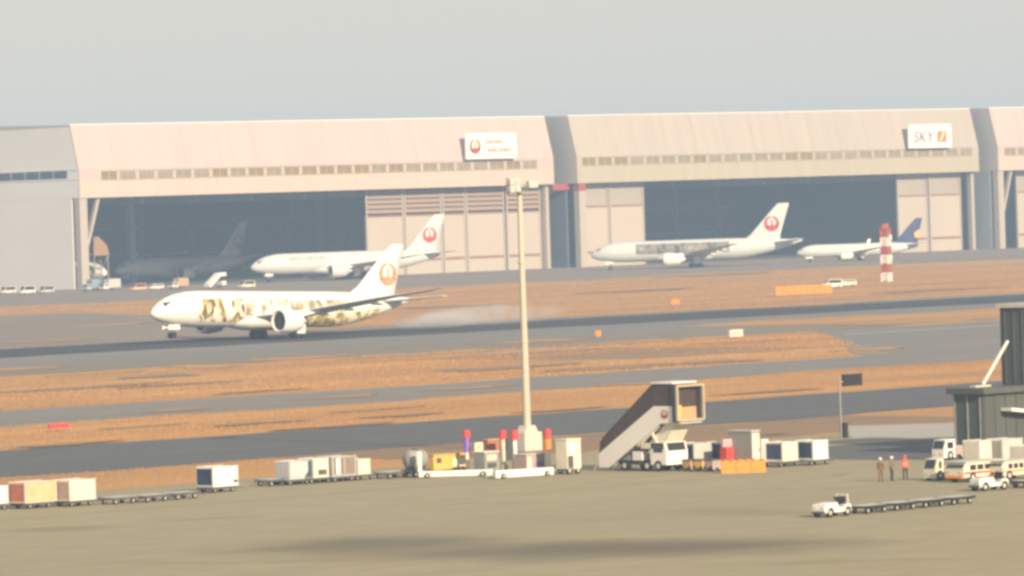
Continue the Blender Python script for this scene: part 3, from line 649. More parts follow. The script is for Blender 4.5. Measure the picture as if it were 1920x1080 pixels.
def dolly(loc, rz, label, L=3.2, wd=1.7, h=.52, group=None, m='darkgrey', bar=True):
    d = empty('baggage_dolly', (*loc, .013), rz); tag(d, label, 'dolly', group)
    f = MB().box(-L / 2, L / 2, -wd / 2, -wd / 2 + .12, h - .16, h).box(-L / 2, L / 2, wd / 2 - .12, wd / 2, h - .16, h)
    for i in range(5):
        x = -L / 2 + .001 + (L - .122) * i / 4; f.box(x, x + .12, -wd / 2 + .12, wd / 2 - .12, h - .15, h - .01)
    f.build('frame', M[m], d)
    for i in range(8):
        x = -L / 2 + .25 + (L - .5) * i / 7; MB().tube((x, -wd / 2 + .13, h - .02), (x, wd / 2 - .13, h - .02), .045, n=8).build('roller', M['alu'], d)
    for x in (-L * .33, L * .33):
        for y in (-wd * .36, wd * .36): wheel(d, x, y, .2, .14)
    if bar: MB().bar((L / 2, 0, h - .14), (L / 2 + 1.1, 0, .22), .09).build('tow_bar', M[m], d)
    return d

def container(loc, rz, label, L=2.0, wd=1.55, h=1.65, z=.48, face='white', side='navy', top=None, contour=False, door=True, group=None, extras=()):
    """air freight container; its local -Y face looks to the sun (door), its local -X face is the shaded end"""
    h *= .80; z = .48
    c = empty('freight_container', (*loc, z + .013), rz); tag(c, label, 'container', group)
    pts = [(-L / 2, 0), (L / 2, 0), (L / 2, h), (-L / 2, h)]
    if contour: pts = [(-L / 2, 0), (L / 2 - .45, 0), (L / 2, .5), (L / 2, h), (-L / 2, h)]
    MB().prism(pts, -wd / 2, wd / 2).build('shell', M[top or face], c)
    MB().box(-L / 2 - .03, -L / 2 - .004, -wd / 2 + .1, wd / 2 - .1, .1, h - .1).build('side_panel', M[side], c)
    if door:
        o = MB().box(-L / 2 + .12, (L / 2 - .12) if not contour else L / 2 - .5, -wd / 2 - .03, -wd / 2 - .004, .12, h - .12).build('door_panel', M[face], c)
        MB().box(-.03, .03, -wd / 2 - .05, -wd / 2 - .031, .14, h - .14).build('door_rail', M['alu'], o)
    fr = MB().box(-L / 2 - .03, L / 2 + .03, -.03, .03, h + .004, h + .03)
    for x in (-L / 2, L / 2 - .07):
        if contour and x > 0: continue
        for y in (-wd / 2 - .02, wd / 2 - .05): fr.box(x - .02, x + .07, y - .02, y + .07, 0, h + .02)
    fr.box(-L / 2 - .03, L / 2 + .03, -wd / 2 - .045, -wd / 2 + .04, h + .003, h + .05).box(-L / 2 - .03, L / 2 + .03, wd / 2 - .04, wd / 2 + .045, h + .003, h + .05)
    fr.build('edge_frame', M['alu'], c)
    MB().box(-L / 2 - .05, L / 2 - (.4 if contour else -.05), -wd / 2 - .05, wd / 2 + .05, -.06, -.002).build('base_plate', M['alu'], c)
    for (x0, x1, z0, z1, mk) in extras: MB().box(x0, x1, -wd / 2 - .07, -wd / 2 - .035, z0, z1).build('placard', M[mk], c)
    return c

def at(px, py): return ground_at(px, py)
# row along the edge of the apron, from the salmon pair to the mast
def cart_with_box(px, py, lab_c, lab_d, **kw):
    p = at(px, py); dl = kw.pop('dL', 2.6); g_ = kw.pop('dgroup', None)
    dolly(p, 0, 'dark flat dolly under the ' + ' '.join(lab_c.split()[:9]), dl, 1.8, .42, group=g_)
    return container(p, 0, lab_c, **kw)
G_D = 'dollies under the containers'
G_L = 'dark flat dolly carrying a container'
cart_with_box(-22, 957, 'white container cut off beside the salmon container', G_L, dgroup=G_D, face='white', side='pinkgrey', L=2.4, h=1.5)
cart_with_box(62, 953, 'salmon orange container with dull red shaded end on a dolly', G_L, dgroup=G_D, face='salmon', side='brick_red', top='salmon', L=2.9, wd=1.8, h=1.75)  # shade of this end is put into its darker side colour
cart_with_box(140, 949, 'pale cream container with pinkish shaded end next to the salmon one', G_L, dgroup=G_D, face='cream', side='pinkgrey', L=2.4, wd=1.8, h=1.75)  # side colour carries the shade on the cream end
for i, (px, py) in enumerate(((222, 945), (282, 941), (338, 936))):
    dolly(at(px, py), R(3), ['empty flat dolly next to the pale cream container', 'empty flat dolly between two other empty dollies', 'empty flat dolly next to the white container with navy curtain end'][i], 2.6, 1.6, .5, group='empty dollies on the apron edge')
cart_with_box(408, 923, 'bright white container with navy curtain end standing alone on a dolly', G_L, dgroup=G_D, face='white', side='navy', L=2.5, wd=1.8, h=1.75, extras=((.75, 1.15, .2, .42, 'darkgrey'),))
dolly(at(512, 911), R(3), 'empty flat dolly beside the silver container with cut-away corner', 2.4, 1.6, .5, group='empty dollies on the apron edge')
cart_with_box(548, 909, 'pale silver container with cut-away lower corner', G_L, dgroup=G_D, face='pale_blue', side='alu', L=1.9, contour=True, h=1.6)
cart_with_box(588, 906, 'blue panelled container with cream door and dark hatch', G_L, dgroup=G_D, face='cream', side='steelblue', L=1.6, wd=1.7, h=1.7, extras=((-.3, .55, .15, .55, 'darkgrey'),))
cart_with_box(632, 903, 'grey container with pinkish tarpaulin door and white stripe', G_L, dgroup=G_D, face='dark_tarp', side='grey', top='grey', L=2.4, wd=1.7, h=1.75, extras=((-.85, -.45, .1, 1.3, 'white'),))
cart_with_box(672, 900, 'small cream container beside the pinkish one', G_L, dgroup=G_D, face='cream', side='grey', L=1.3, wd=1.3, h=1.35, dL=2.2)
dolly(at(735, 897), R(3), 'low empty dolly beside the grey tank trailer', 2.6, 1.6, .5)

# grey tank trailer
p = at(780, 895); t = empty('tank_trailer', (*p, .013), 0); tag(t, 'grey drum-shaped tank trailer beside the low white gantry', 'trailer')
MB().lathe([(-.95, .05), (-.9, .5), (-.7, .72), (.7, .72), (.9, .5), (.95, .05)], (0, 0, 1.35), (1, 0, 0), 18).build('tank', M['grey'], t)
MB().box(-1.0, 1.0, -.6, .6, .45, .62).box(-.6, -.4, -.5, .5, .62, .8).box(.4, .6, -.5, .5, .62, .8).build('chassis', M['darkgrey'], t)
for x in (-.6, .6):
    for y in (-.55, .55): wheel(t, x, y, .24, .16)
MB().tube((0, 0, 2.05), (0, 0, 2.2), .22).build('filler_cap', M['darkgrey'], t)

# low white gantry frames in front of the mast
def low_frame(px0, py0, px1, py1, label, zb, posts, m='white'):
    a0 = Vector((*at(px0, py0), 0)); a1 = Vector((*at(px1, py1), 0)); d = a1 - a0; L = d.length
    f = empty('low_frame', (a0.x, a0.y, .013), math.atan2(d.y, d.x)); tag(f, label, 'frame')
    MB().box(0, L, -.18, .18, .08, zb).build('beam', M[m], f)
    MB().box(0, L, 1.1, 1.35, .08, zb - .05).build('beam', M[m], f)
    for q in (0.1, .5, .9): MB().box(q * L - .1, q * L + .1, .18, 1.1, .10, zb - .08).build('cross_beam', M[m], f)
    for q, hh in posts: MB().box(q * L - .14, q * L + .14, -.14, .14, zb + .002, hh).build('post', M[m], f)
    for q in (.12, .88): wheel(f, q * L, -.28, .2, .14)
    return f
low_frame(786, 897, 922, 893, 'low white frame with a tall white post at its tank trailer end', .5, [(.015, 2.0)])
low_frame(928, 899, 1036, 892, 'bright white low frame on wheels in front of the mast', .62, [])

def box_cart(px, py, label, L, wd, h, z, m, roof=None, cat='cart', openings=(), rz=0):
    p = at(px, py); c = empty('equipment_cart', (*p, .013), rz); tag(c, label, cat)
    MB().box(-L / 2, L / 2, -wd / 2, wd / 2, z, z + h).build('body', M[m], c)
    MB().box(-L / 2 - .05, L / 2 + .05, -wd / 2 - .05, wd / 2 + .05, z + h + .002, z + h + .08).build('roof', M[roof or m], c)
    MB().box(-L / 2 + .05, L / 2 - .05, -wd / 2 + .05, wd / 2 - .05, z - .15, z - .002).build('chassis', M['darkgrey'], c)
    for x in (-L * .32, L * .32):
        for y in (-wd * .4, wd * .4): wheel(c, x, y, min(.26, z - .02), .15)
    for (x0, x1, z0, z1, mk) in openings: MB().box(x0, x1, -wd / 2 - .03, -wd / 2 - .004, z0, z1).build('panel', M[mk], c)
    MB().bar((-L / 2, 0, z - .1), (-L / 2 - .7, 0, .15), .07).build('tow_bar', M['darkgrey'], c)
    return c
box_cart(835, 889, 'long yellow equipment cart behind the low white frame', 3.6, 1.3, 1.1, .4, 'yellow', 'tan', openings=((-1.5, -1.0, .9, 1.3, 'darkgrey'), (.2, 1.4, .55, 1.2, 'cream')))
box_cart(913, 890, 'small green-grey generator cart with cream trim', 1.5, 1.2, 1.35, .35, 'grey', 'cream', openings=((-.5, .45, .5, .9, 'darkgrey'), (-.5, .45, 1.1, 1.5, 'cream')))
box_cart(994, 888, 'grey-violet service cart at the foot of the mast', 2.0, 1.3, 1.1, .35, 'pinkgrey', 'alu', openings=((-.9, -.45, .45, 1.3, 'cream'), (.0, .85, .5, .9, 'purple')))

def marker_post(px, py, h, bands, label, r=.17, board=None):
    p = at(px, py); o = empty('marker_post', (*p, .013), 0); tag(o, label, 'post', 'red topped posts by the mast')
    MB().lathe([(0, .32), (.12, .32), (.16, r * .7)], (0, 0, 0), (0, 0, 1), 12).build('foot', M['concrete_base'], o)
    for z0, z1, mk, k in bands: MB().tube((0, 0, z0 * h + .003), (0, 0, z1 * h), r * k, n=12).build('band', M[mk], o)
    return o
marker_post(877, 889, 3.35, ((.04, .5, 'white', .8), (.5, .82, 'purple', 1.3), (.82, 1, 'red_pole', 1.75)), 'post with purple middle and red top')
marker_post(945, 888, 3.3, ((.04, .80, 'concrete_base', 1.0), (.80, 1, 'red_pole', 1.75)), 'red topped pale post beside the dark panel')
marker_post(967, 888, 3.3, ((.04, .78, 'white', .9), (.78, 1, 'red_pole', 1.8)), 'red topped white post against the mast plinth')
marker_post(1029, 887, 3.35, ((.04, .52, 'cream', 1.2), (.52, .78, 'orange', 1.5), (.78, 1, 'red_pole', 1.6)), 'cream post with orange and red upper bands')
p = at(957, 886); o = empty('upright_panel', (*p, .013), 0); tag(o, 'narrow dark green-grey upright panel between two red topped posts', 'panel')
MB().box(-.42, .42, -.08, .08, .9, 3.2).build('panel', M['green_grey'], o)
for x in (-.36, .36): MB().box(x - .05, x + .05, -.06, .06, 0, .898).build('leg', M['grey'], o)
MB().box(-.5, .5, -.3, .3, 0, .06).build('foot_plate', M['grey'], o)
p = at(899, 889); o = empty('small_sign', (*p, .013), 0); tag(o, 'small cream square sign on a post next to a dull red box', 'sign')
MB().box(-.42, .42, -.05, .05, 1.7, 2.4).build('face', M['cream'], o); MB().tube((0, .08, 0), (0, .08, 2.3), .05).build('post', M['grey'], o)
MB().box(-.15, .1, -.07, -.052, 1.9, 2.15).build('mark', M['tan'], o)
p = at(922, 884); o = empty('hose_cabinet', (*p, .013), 0); tag(o, 'dull red cabinet on a tall stand behind the generator cart', 'cabinet')
MB().box(-.6, .6, -.3, .3, 1.5, 2.4).build('cabinet', M['brick_red'], o)
MB().box(-.65, .65, -.35, .35, 2.402, 2.5).build('lid', M['tan'], o)
for x in (-.5, .5): MB().box(x - .06, x + .06, -.06, .06, 0, 1.498).build('leg', M['grey'], o)

# floodlight mast
p = at(990, 845); ms = empty('floodlight_mast', (*p, .0), 0); tag(ms, 'tall tapered floodlight mast rising from a white plinth', 'light mast')
MB().box(-1.1, .9, -.8, .8, .0, 1.55).prism([(-.75, 1.55), (.75, 1.55), (.45, 2.1), (-.45, 2.1)], -.5, .5).build('plinth', M['concrete_base'], ms)
MB().tube((0, 0, 2.0), (0, 0, 22.2), .33, .21, 16).build('pole', M['mast'], ms)
for z in (9, 15.6): MB().tube((0, 0, z), (0, 0, z + .18), .34, .34, 14).build('flange', M['mast'], ms)
hd = MB().box(-1.5, 1.5, -.12, .12, 22.0, 22.18).box(-1.4, -1.3, -.1, .1, 21.4, 22.8).build('cross_arm', M['mast'], ms)
MB().box(-.6, .6, -.6, .6, 21.5, 21.6).build('platform', M['grey'], ms)
for i in range(12):
    an = i * math.pi / 6; MB().tube((math.cos(an) * .6, math.sin(an) * .6, 21.6), (math.cos(an) * .6, math.sin(an) * .6, 22.3), .03, n=6).build('railing_post', M['grey'], ms)
for x, y, z in ((-1.35, -.5, 22.55), (-.85, -.55, 22.6), (-1.35, -.5, 21.95), (-.85, -.55, 22.0), (.9, -.45, 22.3), (1.35, -.4, 22.3)):
    l_ = MB().loft([[(x + sx * .26, y + .3, z + sz * .2) for sx, sz in ((-1, -1), (1, -1), (1, 1), (-1, 1))], [(x + sx * .3, y - .15, z - .12 + sz * .27) for sx, sz in ((-1, -1), (1, -1), (1, 1), (-1, 1))]], smooth=False).build('floodlight', M['lamp'], ms)
    MB().box(x - .24, x + .24, y - .20, y - .155, z - .32, z + .08).build('lens', M['alu'], l_)
    MB().bar((x, y + .28, z - .1), (x * .95, 0, 22.08), .06).build('yoke', M['grey'], l_)

# box van parked end on between the mast and the stairs
def box_truck(px, py, rz, label, L=5.2, wd=2.0, h=2.5, m='cream', cabm='white', name='service_truck', cat='truck', stripe=None, cab=1.5, group=None, z=.6, back=None):
    """front along local +X"""
    p = at(px, py); t = empty(name, (*p, .013), rz); tag(t, label, cat, group)
    b = MB().box(-L / 2, L / 2 - cab - .05, -wd / 2, wd / 2, z, h).build('cargo_box', M[m], t)
    MB().box(-L / 2 - .03, L / 2 - cab - .02, -wd / 2 - .03, wd / 2 + .03, h + .002, h + .07).build('roof_edge', M['alu'], b)
    if back: MB().box(-L / 2 - .03, -L / 2 - .004, -wd / 2 + .1, wd / 2 - .1, z + .1, h - .1).build('rear_door', M[back], b)
    if stripe:
        for y in (-wd / 2 - .015, wd / 2 + .004): MB().box(-L / 2 + .02, L / 2 - cab - .08, y, y + .011, z + .35, z + .65).build('stripe', M[stripe], b)
    c = MB().prism([(L / 2 - cab, z - .2), (L / 2, z - .2), (L / 2, z + .45), (L / 2 - .28, z + 1.15), (L / 2 - cab, z + 1.2)], -wd / 2 + .04, wd / 2 - .04).build('cab', M[cabm], t)
    MB().prism([(L / 2 + .004, z + .5), (L / 2 - .25, z + 1.1), (L / 2 - .22, z + 1.12), (L / 2 + .03, z + .52)], -wd / 2 + .15, wd / 2 - .15).build('windscreen', M['glass'], c)
    for y in (-wd / 2 + .01, wd / 2 - .038): MB().box(L / 2 - cab + .25, L / 2 - .38, y, y + .026, z + .5, z + 1.0).build('side_window', M['glass'], c)
    for y in (-wd / 2 + .25, wd / 2 - .45): MB().box(L / 2 + .003, L / 2 + .03, y, y + .2, z + .02, z + .18).build('headlight', M['alu'], c)
    MB().box(-L / 2 + .1, L / 2 - .2, -wd / 2 + .15, wd / 2 - .15, z - .22, z - .002).build('chassis', M['darkgrey'], t)
    for x in (-L * .28, L / 2 - cab * .55):
        for y in (-wd / 2 + .14, wd / 2 - .14): wheel(t, x, y, .36, .24)
    return t
box_cart(1067, 889, 'tall cream cabinet cart between the mast and the boarding stairs', 1.45, 1.2, 2.2, .4, 'cream', 'cream', openings=((-.6, .1, 1.6, 2.4, 'white'), (-.65, -.1, .45, 1.4, 'darkgrey')))

# boarding stairs truck: climbs towards -Y
p = at(1121, 883); st_ = empty('boarding_stairs', (p[0] + 1.25, p[1], .013), RZ_V)
tag(st_, 'white boarding stairs truck with smoked brown canopy and open hood', 'boarding stairs')
Wd = 1.25
M['hood'] = mat('hood_frame_tan', (.46, .40, .31), .6, .1, 1.5)
M['brown_cloth'] = mat('brown_cloth', (.17, .11, .08), .8, .2, 4)
for y in (-Wd, Wd - .08):
    sp_ = MB().prism([(.15, .25), (1.2, .25), (6.8, 3.62), (8.2, 3.72), (8.2, 4.95), (6.2, 4.95), (.15, 1.3)], y, y + .08).build('side_panel', M['white'], st_)
    MB().prism([(.15, 1.32), (6.2, 4.97), (8.2, 4.97), (8.2, 6.5), (6.05, 6.5), (.5, 2.35)], y + .02, y + .06).build('canopy_glazing', M['brown_glazing'], st_)
    for q in (0, .25, .5, .75, 1.0):
        x0 = .35 + 5.8 * q; z0 = 1.4 + 3.56 * q; MB().box(x0 - .04, x0 + .04, y - .01, y + .09, z0, 2.28 + 4.15 * q).build('glazing_bar', M['brown_glazing'], st_)
for i in range(22):
    f = i / 21; MB().box(.3 + 6.0 * f, .62 + 6.0 * f, -Wd + .09, Wd - .09, .55 + 3.1 * f, .62 + 3.1 * f).build('step', M['alu'], st_)
MB().prism([(.5, 2.38), (6.05, 6.53), (8.25, 6.53), (8.25, 6.62), (6.0, 6.62), (.45, 2.47)], -Wd + .1, Wd - .1).build('canopy_roof', M['brown_glazing'], st_)
MB().box(6.0, 8.3, -Wd - .06, Wd + .06, 6.64, 6.76).build('roof_plate', M['white'], st_)
MB().box(6.3, 8.9, -Wd + .09, Wd - .09, 3.62, 3.72).build('platform', M['alu'], st_)
emb = crane_logo('emblem', .36, M['logo_red'], lambda x, y: (7.35 + x, -Wd - .03, 4.35 + y), st_)
hood = MB().box(8.25, 8.75, -Wd - .12, -Wd - .02, 3.75, 6.449).box(8.25, 8.75, Wd + .02, Wd + .12, 3.75, 6.449).box(8.25, 8.75, -Wd - .12, Wd + .12, 6.45, 6.55).build('bellows', M['green_grey'], st_)
MB().box(8.76, 8.95, -Wd - .24, -Wd - .08, 3.85, 6.55).box(8.76, 8.95, Wd + .08, Wd + .24, 3.85, 6.55).box(8.76, 8.95, -Wd - .08, Wd + .08, 6.40, 6.55).box(8.76, 8.95, -Wd - .08, Wd + .08, 3.80, 3.95).build('hood_frame', M['hood'], st_)
MB().box(8.262, 8.30, -Wd + .02, Wd - .02, 4.87, 6.5).build('inner_curtain', M['brown_glazing'], st_)
MB().box(8.3, 8.36, -Wd + .1, Wd - .1, 3.73, 4.85).build('safety_gate', M['tan'], st_); MB().box(8.37, 8.42, -Wd + .1, -Wd + .75, 3.95, 5.0).build('gate_board', M['yellow'], st_)
for y in (-Wd + .2, Wd - .2): MB().bar((4.2, y, 1.9), (6.6, y, 3.5), .2).bar((6.5, y, 1.8), (5.6, y, 3.1), .18).build('lifting_frame', M['cream'], st_)
MB().box(4.6, 7.0, -Wd + .1, Wd - .1, 1.72, 2.15).prism([(5.3, 2.16), (7.0, 2.16), (8.0, 3.6), (7.0, 3.6)], -Wd + .35, Wd - .35).build('lift_housing', M['cream'], st_)
MB().box(1.9, 7.0, -.9, .9, .45, .8).build('chassis', M['darkgrey'], st_)
MB().box(3.6, 4.6, -1.05, -.5, .82, 1.5).build('battery_box', M['white'], st_)
MB().box(2.3, 3.4, -1.0, 1.0, .82, 1.25).build('pump_box', M['grey'], st_)
cb = MB().prism([(5.6, .5), (7.3, .5), (7.3, 1.5), (7.1, 2.2), (5.7, 2.2)], -1.15, 1.15).build('cab', M['white'], st_)
MB().prism([(7.302, 1.55), (7.12, 2.15), (7.15, 2.16), (7.335, 1.56)], -.95, .95).build('windscreen', M['glass'], cb)
for y in (-1.176, 1.154): MB().box(5.95, 6.9, y, y + .02, 1.45, 2.05).build('side_window', M['glass'], cb)
for x in (2.8, 5.2, 6.4):
    for y in (-1.02, 1.02): wheel(st_, x, y, .42, .28)
for y in (-1.2, 1.2): MB().bar((.4, y, .9), (-.45, y, .05), .09).build('ramp_rail', M['alu'], st_)
MB().bar((2.4, -1.1, .9), (4.3, -1.1, 1.95), .1).build('ladder_rail', M['darkgrey'], st_)
for y in (-1, 1): MB().box(1.1, 1.3, y - .1, y + .1, 0, .5).build('stabiliser', M['darkgrey'], st_)

# row of containers beyond the stairs
GB = 'navy curtained containers in the row beyond the stairs'
for px, lab, kw in ((1302, 'navy ended container with dull silver door, first beyond the stairs', dict(face='alu', side='navy', L=2.0, wd=1.9)),
                    (1351, 'navy ended container with silver door beside the red kiosk', dict(face='alu', side='navy', L=1.0, wd=1.9)),
                    (1467, 'navy ended container with cream door past the orange barrier', dict(face='cream', side='navy', L=1.75, wd=1.7)),
                    (1524, 'navy ended container with bright white door, last of the row', dict(face='white', side='navy', L=1.7, wd=1.7))):
    cart_with_box(px, {1302: 877, 1351: 875, 1467: 875, 1524: 872}[px], lab, G_L, dgroup=G_D, h=1.72, z=.6, **kw)
p = at(1364, 878); o = empty('red_kiosk', (*p, .013), 0); tag(o, 'narrow red stand with a pink sign on top behind the orange barrier', 'kiosk')
MB().box(-.4, .4, -.35, .35, 0, 1.6).build('stand', M['red_pole'], o); MB().box(-.48, .48, -.12, .12, 1.603, 2.2).build('sign', mat('pink_sign', (.62, .40, .48), .5, .1, 2), o)
for z in (1.78, 1.96): MB().box(-.3, .3, -.135, -.123, z, z + .06).build('sign_line', M['pinkgrey'], o)
p = at(1397, 877); o = empty('tall_locker', (*p, .013), 0); tag(o, 'tall green-grey locker with a cream lit side door behind the barrier', 'locker')
MB().box(-.45, .45, -1.2, 1.2, .08, 2.75).build('body', M['grey'], o); MB().box(-.38, .38, -1.24, -1.203, .2, 2.6).build('door', M['cream'], o)
MB().box(-.5, .5, -1.26, 1.26, 2.753, 2.84).build('roof', M['alu'], o); MB().box(-.4, .4, -1.1, 1.1, 0, .079).build('base', M['darkgrey'], o)
MB().box(.24, .3, -1.29, -1.243, 1.2, 1.45).build('handle', M['darkgrey'], o)
p = at(1429, 876); o = empty('white_cabinet', (*p, .013), 0); tag(o, 'slim white cabinet next to the tall locker', 'cabinet')
MB().box(-.35, .35, -.4, .4, .1, 2.1).build('body', M['white'], o); MB().box(-.28, .28, -.43, -.403, .3, 2.0).build('door', M['alu'], o); MB().box(-.3, .3, -.35, .35, 0, .099).build('base', M['darkgrey'], o)
# orange water-filled barriers
_bar = MB().prism([(-.32, 0), (.32, 0), (.3, .25), (.16, .4), (.12, .95), (-.12, .95), (-.16, .4), (-.3, .25)], -.92, .92, 'x').mesh('barrier_body'); _bar.materials.append(M['orange'])
q0 = Vector(at(1352, 888)); q1 = Vector(at(1436, 885))
for i in range(3):
    q = q0.lerp(q1, (i + .5) / 3); o = link('plastic_barrier', _bar); o.location = (q.x, q.y, .013); o.rotation_euler.z = math.atan2((q1 - q0).y, (q1 - q0).x); o.scale = ((q1 - q0).length / 3 / 1.9, 1, 1)
    tag(o, ['orange plastic barrier in front of the red kiosk', 'middle orange plastic barrier in front of the tall locker', 'orange plastic barrier in front of the slim white cabinet'][i], 'barrier', 'orange barriers on the apron edge')
    for sx in (-.5, .5): MB().box(sx - .14, sx + .14, -.35, .35, .953, 1.0).build('filler_lid', M['orange'], o)
for i, px in enumerate((1296, 1318, 1337)):
    box_cart(px, 884, ['brown low tool cart', 'olive low tool cart', 'dark brown low tool cart'][i] + ' under the navy ended containers', 1.0, .9, .55, .28, ['tan', 'earthy', 'pinkgrey'][i] if i != 1 else 'yellow', 'darkgrey')

# dark sign board on a pole and its base box
p = at(1578, 822); o = empty('sign_post', (*p, .0), 0); tag(o, 'dark board on a thin pole standing beside the pale road', 'sign post')
MB().tube((0, 0, 0), (0, 0, 5.1), .07, n=8).build('pole', M['grey'], o)
MB().box(.4, 2.7, -.12, .12, 4.35, 5.35).build('board', M['dark'], o); MB().box(-.05, .398, -.06, .06, 4.7, 4.8).build('bracket', M['grey'], o)
MB().box(.12, .6, -.25, .25, 0, 1.3).build('control_box', M['dark'], o)

# people
def person(px, py, rz, label, top, bottom, vest=None, arm=0.0, head=.0, H_=1.74):
    p = at(px, py)
    V = []; E = []; Rd = []
    def add(co, r, par=None):
        V.append(co); Rd.append(r)
        if par is not None: E.append((par, len(V) - 1))
        return len(V) - 1
    k = H_ / 1.74
    pel = add((0, 0, .95), (.15, .11)); ch = add((0, .01, 1.2), (.16, .11), pel); sh = add((0, 0, 1.42), (.15, .09), ch); nk = add((0, .0, 1.5), (.06, .06), sh); hd_ = add((0, .02, 1.58), (.085, .095), nk); tp = add((0, .015, 1.69), (.07, .08), hd_)
    for sd in (-1, 1):
        hp = add((sd * .1, 0, .88), (.10, .1), pel); kn = add((sd * .12, .02, .5), (.068, .07), hp); an = add((sd * .13, -.02, .09), (.048, .05), kn); add((sd * .14, .14, .045), (.042, .04), an)
        s_ = add((sd * .20, 0, 1.40), (.065, .065), sh); el = add((sd * .26, -.02 + arm * .05, 1.13), (.048, .048), s_); wr = add((sd * .25, .08 + arm * .12, .90 + arm * .15), (.035, .032), el); pm = add((sd * .25, .10 + arm * .14, .82 + arm * .15), (.036, .02), wr)
        for fi in range(4):
            a1 = add((sd * .25 + (fi - 1.5) * .004, .07 + fi * .02 + arm * .14, .745 + arm * .15 - (.01 if fi in (1, 2) else 0)), (.009, .009), pm); add((sd * .245, .075 + fi * .02 + arm * .14, .71 + arm * .15), (.008, .008), a1)
        th = add((sd * .23, .145 + arm * .14, .79 + arm * .15), (.01, .01), pm); add((sd * .225, .155 + arm * .14, .755 + arm * .15), (.009, .009), th)
    me = bpy.data.meshes.new('body'); me.from_pydata([tuple(c * k for c in v) for v in V], E, [])
    o = bpy.data.objects.new('person', me); col.objects.link(o)
    md = o.modifiers.new('skin', 'SKIN'); md.use_smooth_shade = True
    for i, r in enumerate(Rd): me.skin_vertices[0].data[i].radius = (r[0] * k, r[1] * k)
    me.skin_vertices[0].data[0].use_root = True
    sb = o.modifiers.new('sub', 'SUBSURF'); sb.levels = 1; sb.render_levels = 1
    bpy.context.view_layer.update()
    me2 = bpy.data.meshes.new_from_object(o.evaluated_get(bpy.context.evaluated_depsgraph_get())); o.modifiers.clear(); o.data = me2; me2.name = 'body'
    me2.materials.clear()
    for m_ in (M[bottom], M[top], M['skin'], M['rubber']): me2.materials.append(m_)
    for pl in me2.polygons:
        z = pl.center.z / k; x = abs(pl.center.x) / k
        pl.material_index = 2 if z > 1.49 or (x > .19 and z < .90 + arm * .15) else (1 if z > .93 else (0 if z > .10 else 3)); pl.use_smooth = True
    o.location = (*p, .013); o.rotation_euler.z = rz; tag(o, label, 'person')
    MB().lathe([(0, .115), (.03, .118), (.09, .10), (.13, .06), (.145, .01)], (0, .015, 1.645 * k), (0, 0, 1), 14).build('helmet', M['white' if vest is None else vest], o)
    MB().box(-.06, .06, .10, .19, 1.645 * k, 1.662 * k).build('helmet_peak', M['white' if vest is None else vest], o)
    if vest:
        for z in (1.08, 1.22): MB().loft([[(math.cos(t_) * .175, math.sin(t_) * .125 + .01, (z + dz) * k) for t_ in np.linspace(0, 2 * math.pi, 17)[:-1]] for dz in (0, .045)], caps=False).build('reflective_band', M['white'], o)
    return o
M['olive'] = mat('olive_cloth', (.20, .17, .10), .8, .2, 4); M['dark_cloth'] = mat('dark_cloth', (.05, .05, .055), .85, .2, 4); M['hivis'] = mat('orange_red_cloth', (.75, .11, .06), .7, .1, 4)
M['brown_cloth'] = mat('brown_cloth', (.17, .11, .08), .8, .2, 4); M['earthy'] = M['olive']
person(1652, 904, R(160), 'person in brown work clothes standing at the edge of the trio', 'brown_cloth', 'brown_cloth', H_=1.68)
person(1673, 903, R(200), 'person in olive jacket and dark trousers in the middle of the trio', 'olive', 'dark_cloth', arm=.6)
person(1698, 901, R(150), 'person in orange-red high visibility jacket and dark trousers', 'hivis', 'dark_cloth', vest='hivis', arm=.3)

# tow tractors with trains of empty dollies
def tractor(loc, rz, label):
    """front along +X"""
    t = empty('tow_tractor', (*loc, .013), rz); tag(t, label, 'tractor'); t.scale = (.84, .84, .9)
    MB().prism([(-.1, .32), (1.55, .32), (1.6, .55), (1.55, .92), (.1, 1.02), (-.1, .62)], -.62, .62).build('bonnet', M['white'], t)
    MB().prism([(-1.5, .34), (-.1, .34), (-.1, .58), (-.75, .58), (-.8, .82), (-1.45, .82), (-1.52, .6)], -.64, .64).build('rear_deck', M['white'], t)
    sb_ = MB().box(-1.0, -.55, -.45, .45, .84, .95).box(-1.12, -1.0, -.45, .45, .84, 1.35).build('seat', M['dark_cloth'], t)
    MB().tube((.12, .2, .98), (-.2, .2, 1.28), .025, n=8).lathe([(0, .17), (.03, .17), (.03, .14), (0, .14)], (-.2, .2, 1.28), (-.5, 0, .6), 14).build('steering_wheel', M['dark'], t)
    MB().bar((-1.25, -.55, .82), (-1.2, -.55, 1.5), .07).bar((-1.25, .55, .82), (-1.2, .55, 1.5), .07).bar((-1.2, -.58, 1.5), (-1.2, .58, 1.5), .07).build('roll_bar', M['white'], t)
    for x in (-1.0, 1.05):
        for y in (-.6, .6):
            wheel(t, x, y, .33, .22)
            MB().prism([(x + math.cos(R(a)) * .42, .33 + math.sin(R(a)) * .42) for a in range(0, 181, 20)] + [(x + math.cos(R(a)) * .38, .33 + math.sin(R(a)) * .38) for a in range(180, -1, -20)], y - .14 + (.05 if y > 0 else -.05), y + .14 + (.05 if y > 0 else -.05)).build('mudguard', M['white'], t)
    for y in (-.45, .3): MB().box(1.602, 1.63, y, y + .15, .62, .76).build('headlight', M['alu'], t)
    MB().box(1.56, 1.72, -.6, .6, .3, .44).build('bumper', M['darkgrey'], t)
    MB().box(-1.75, -1.52, -.1, .1, .3, .42).build('hitch', M['darkgrey'], t)
    MB().box(.45, .85, -.63, -.622, .45, .7).build('badge', M['darkgrey'], t)
    return t
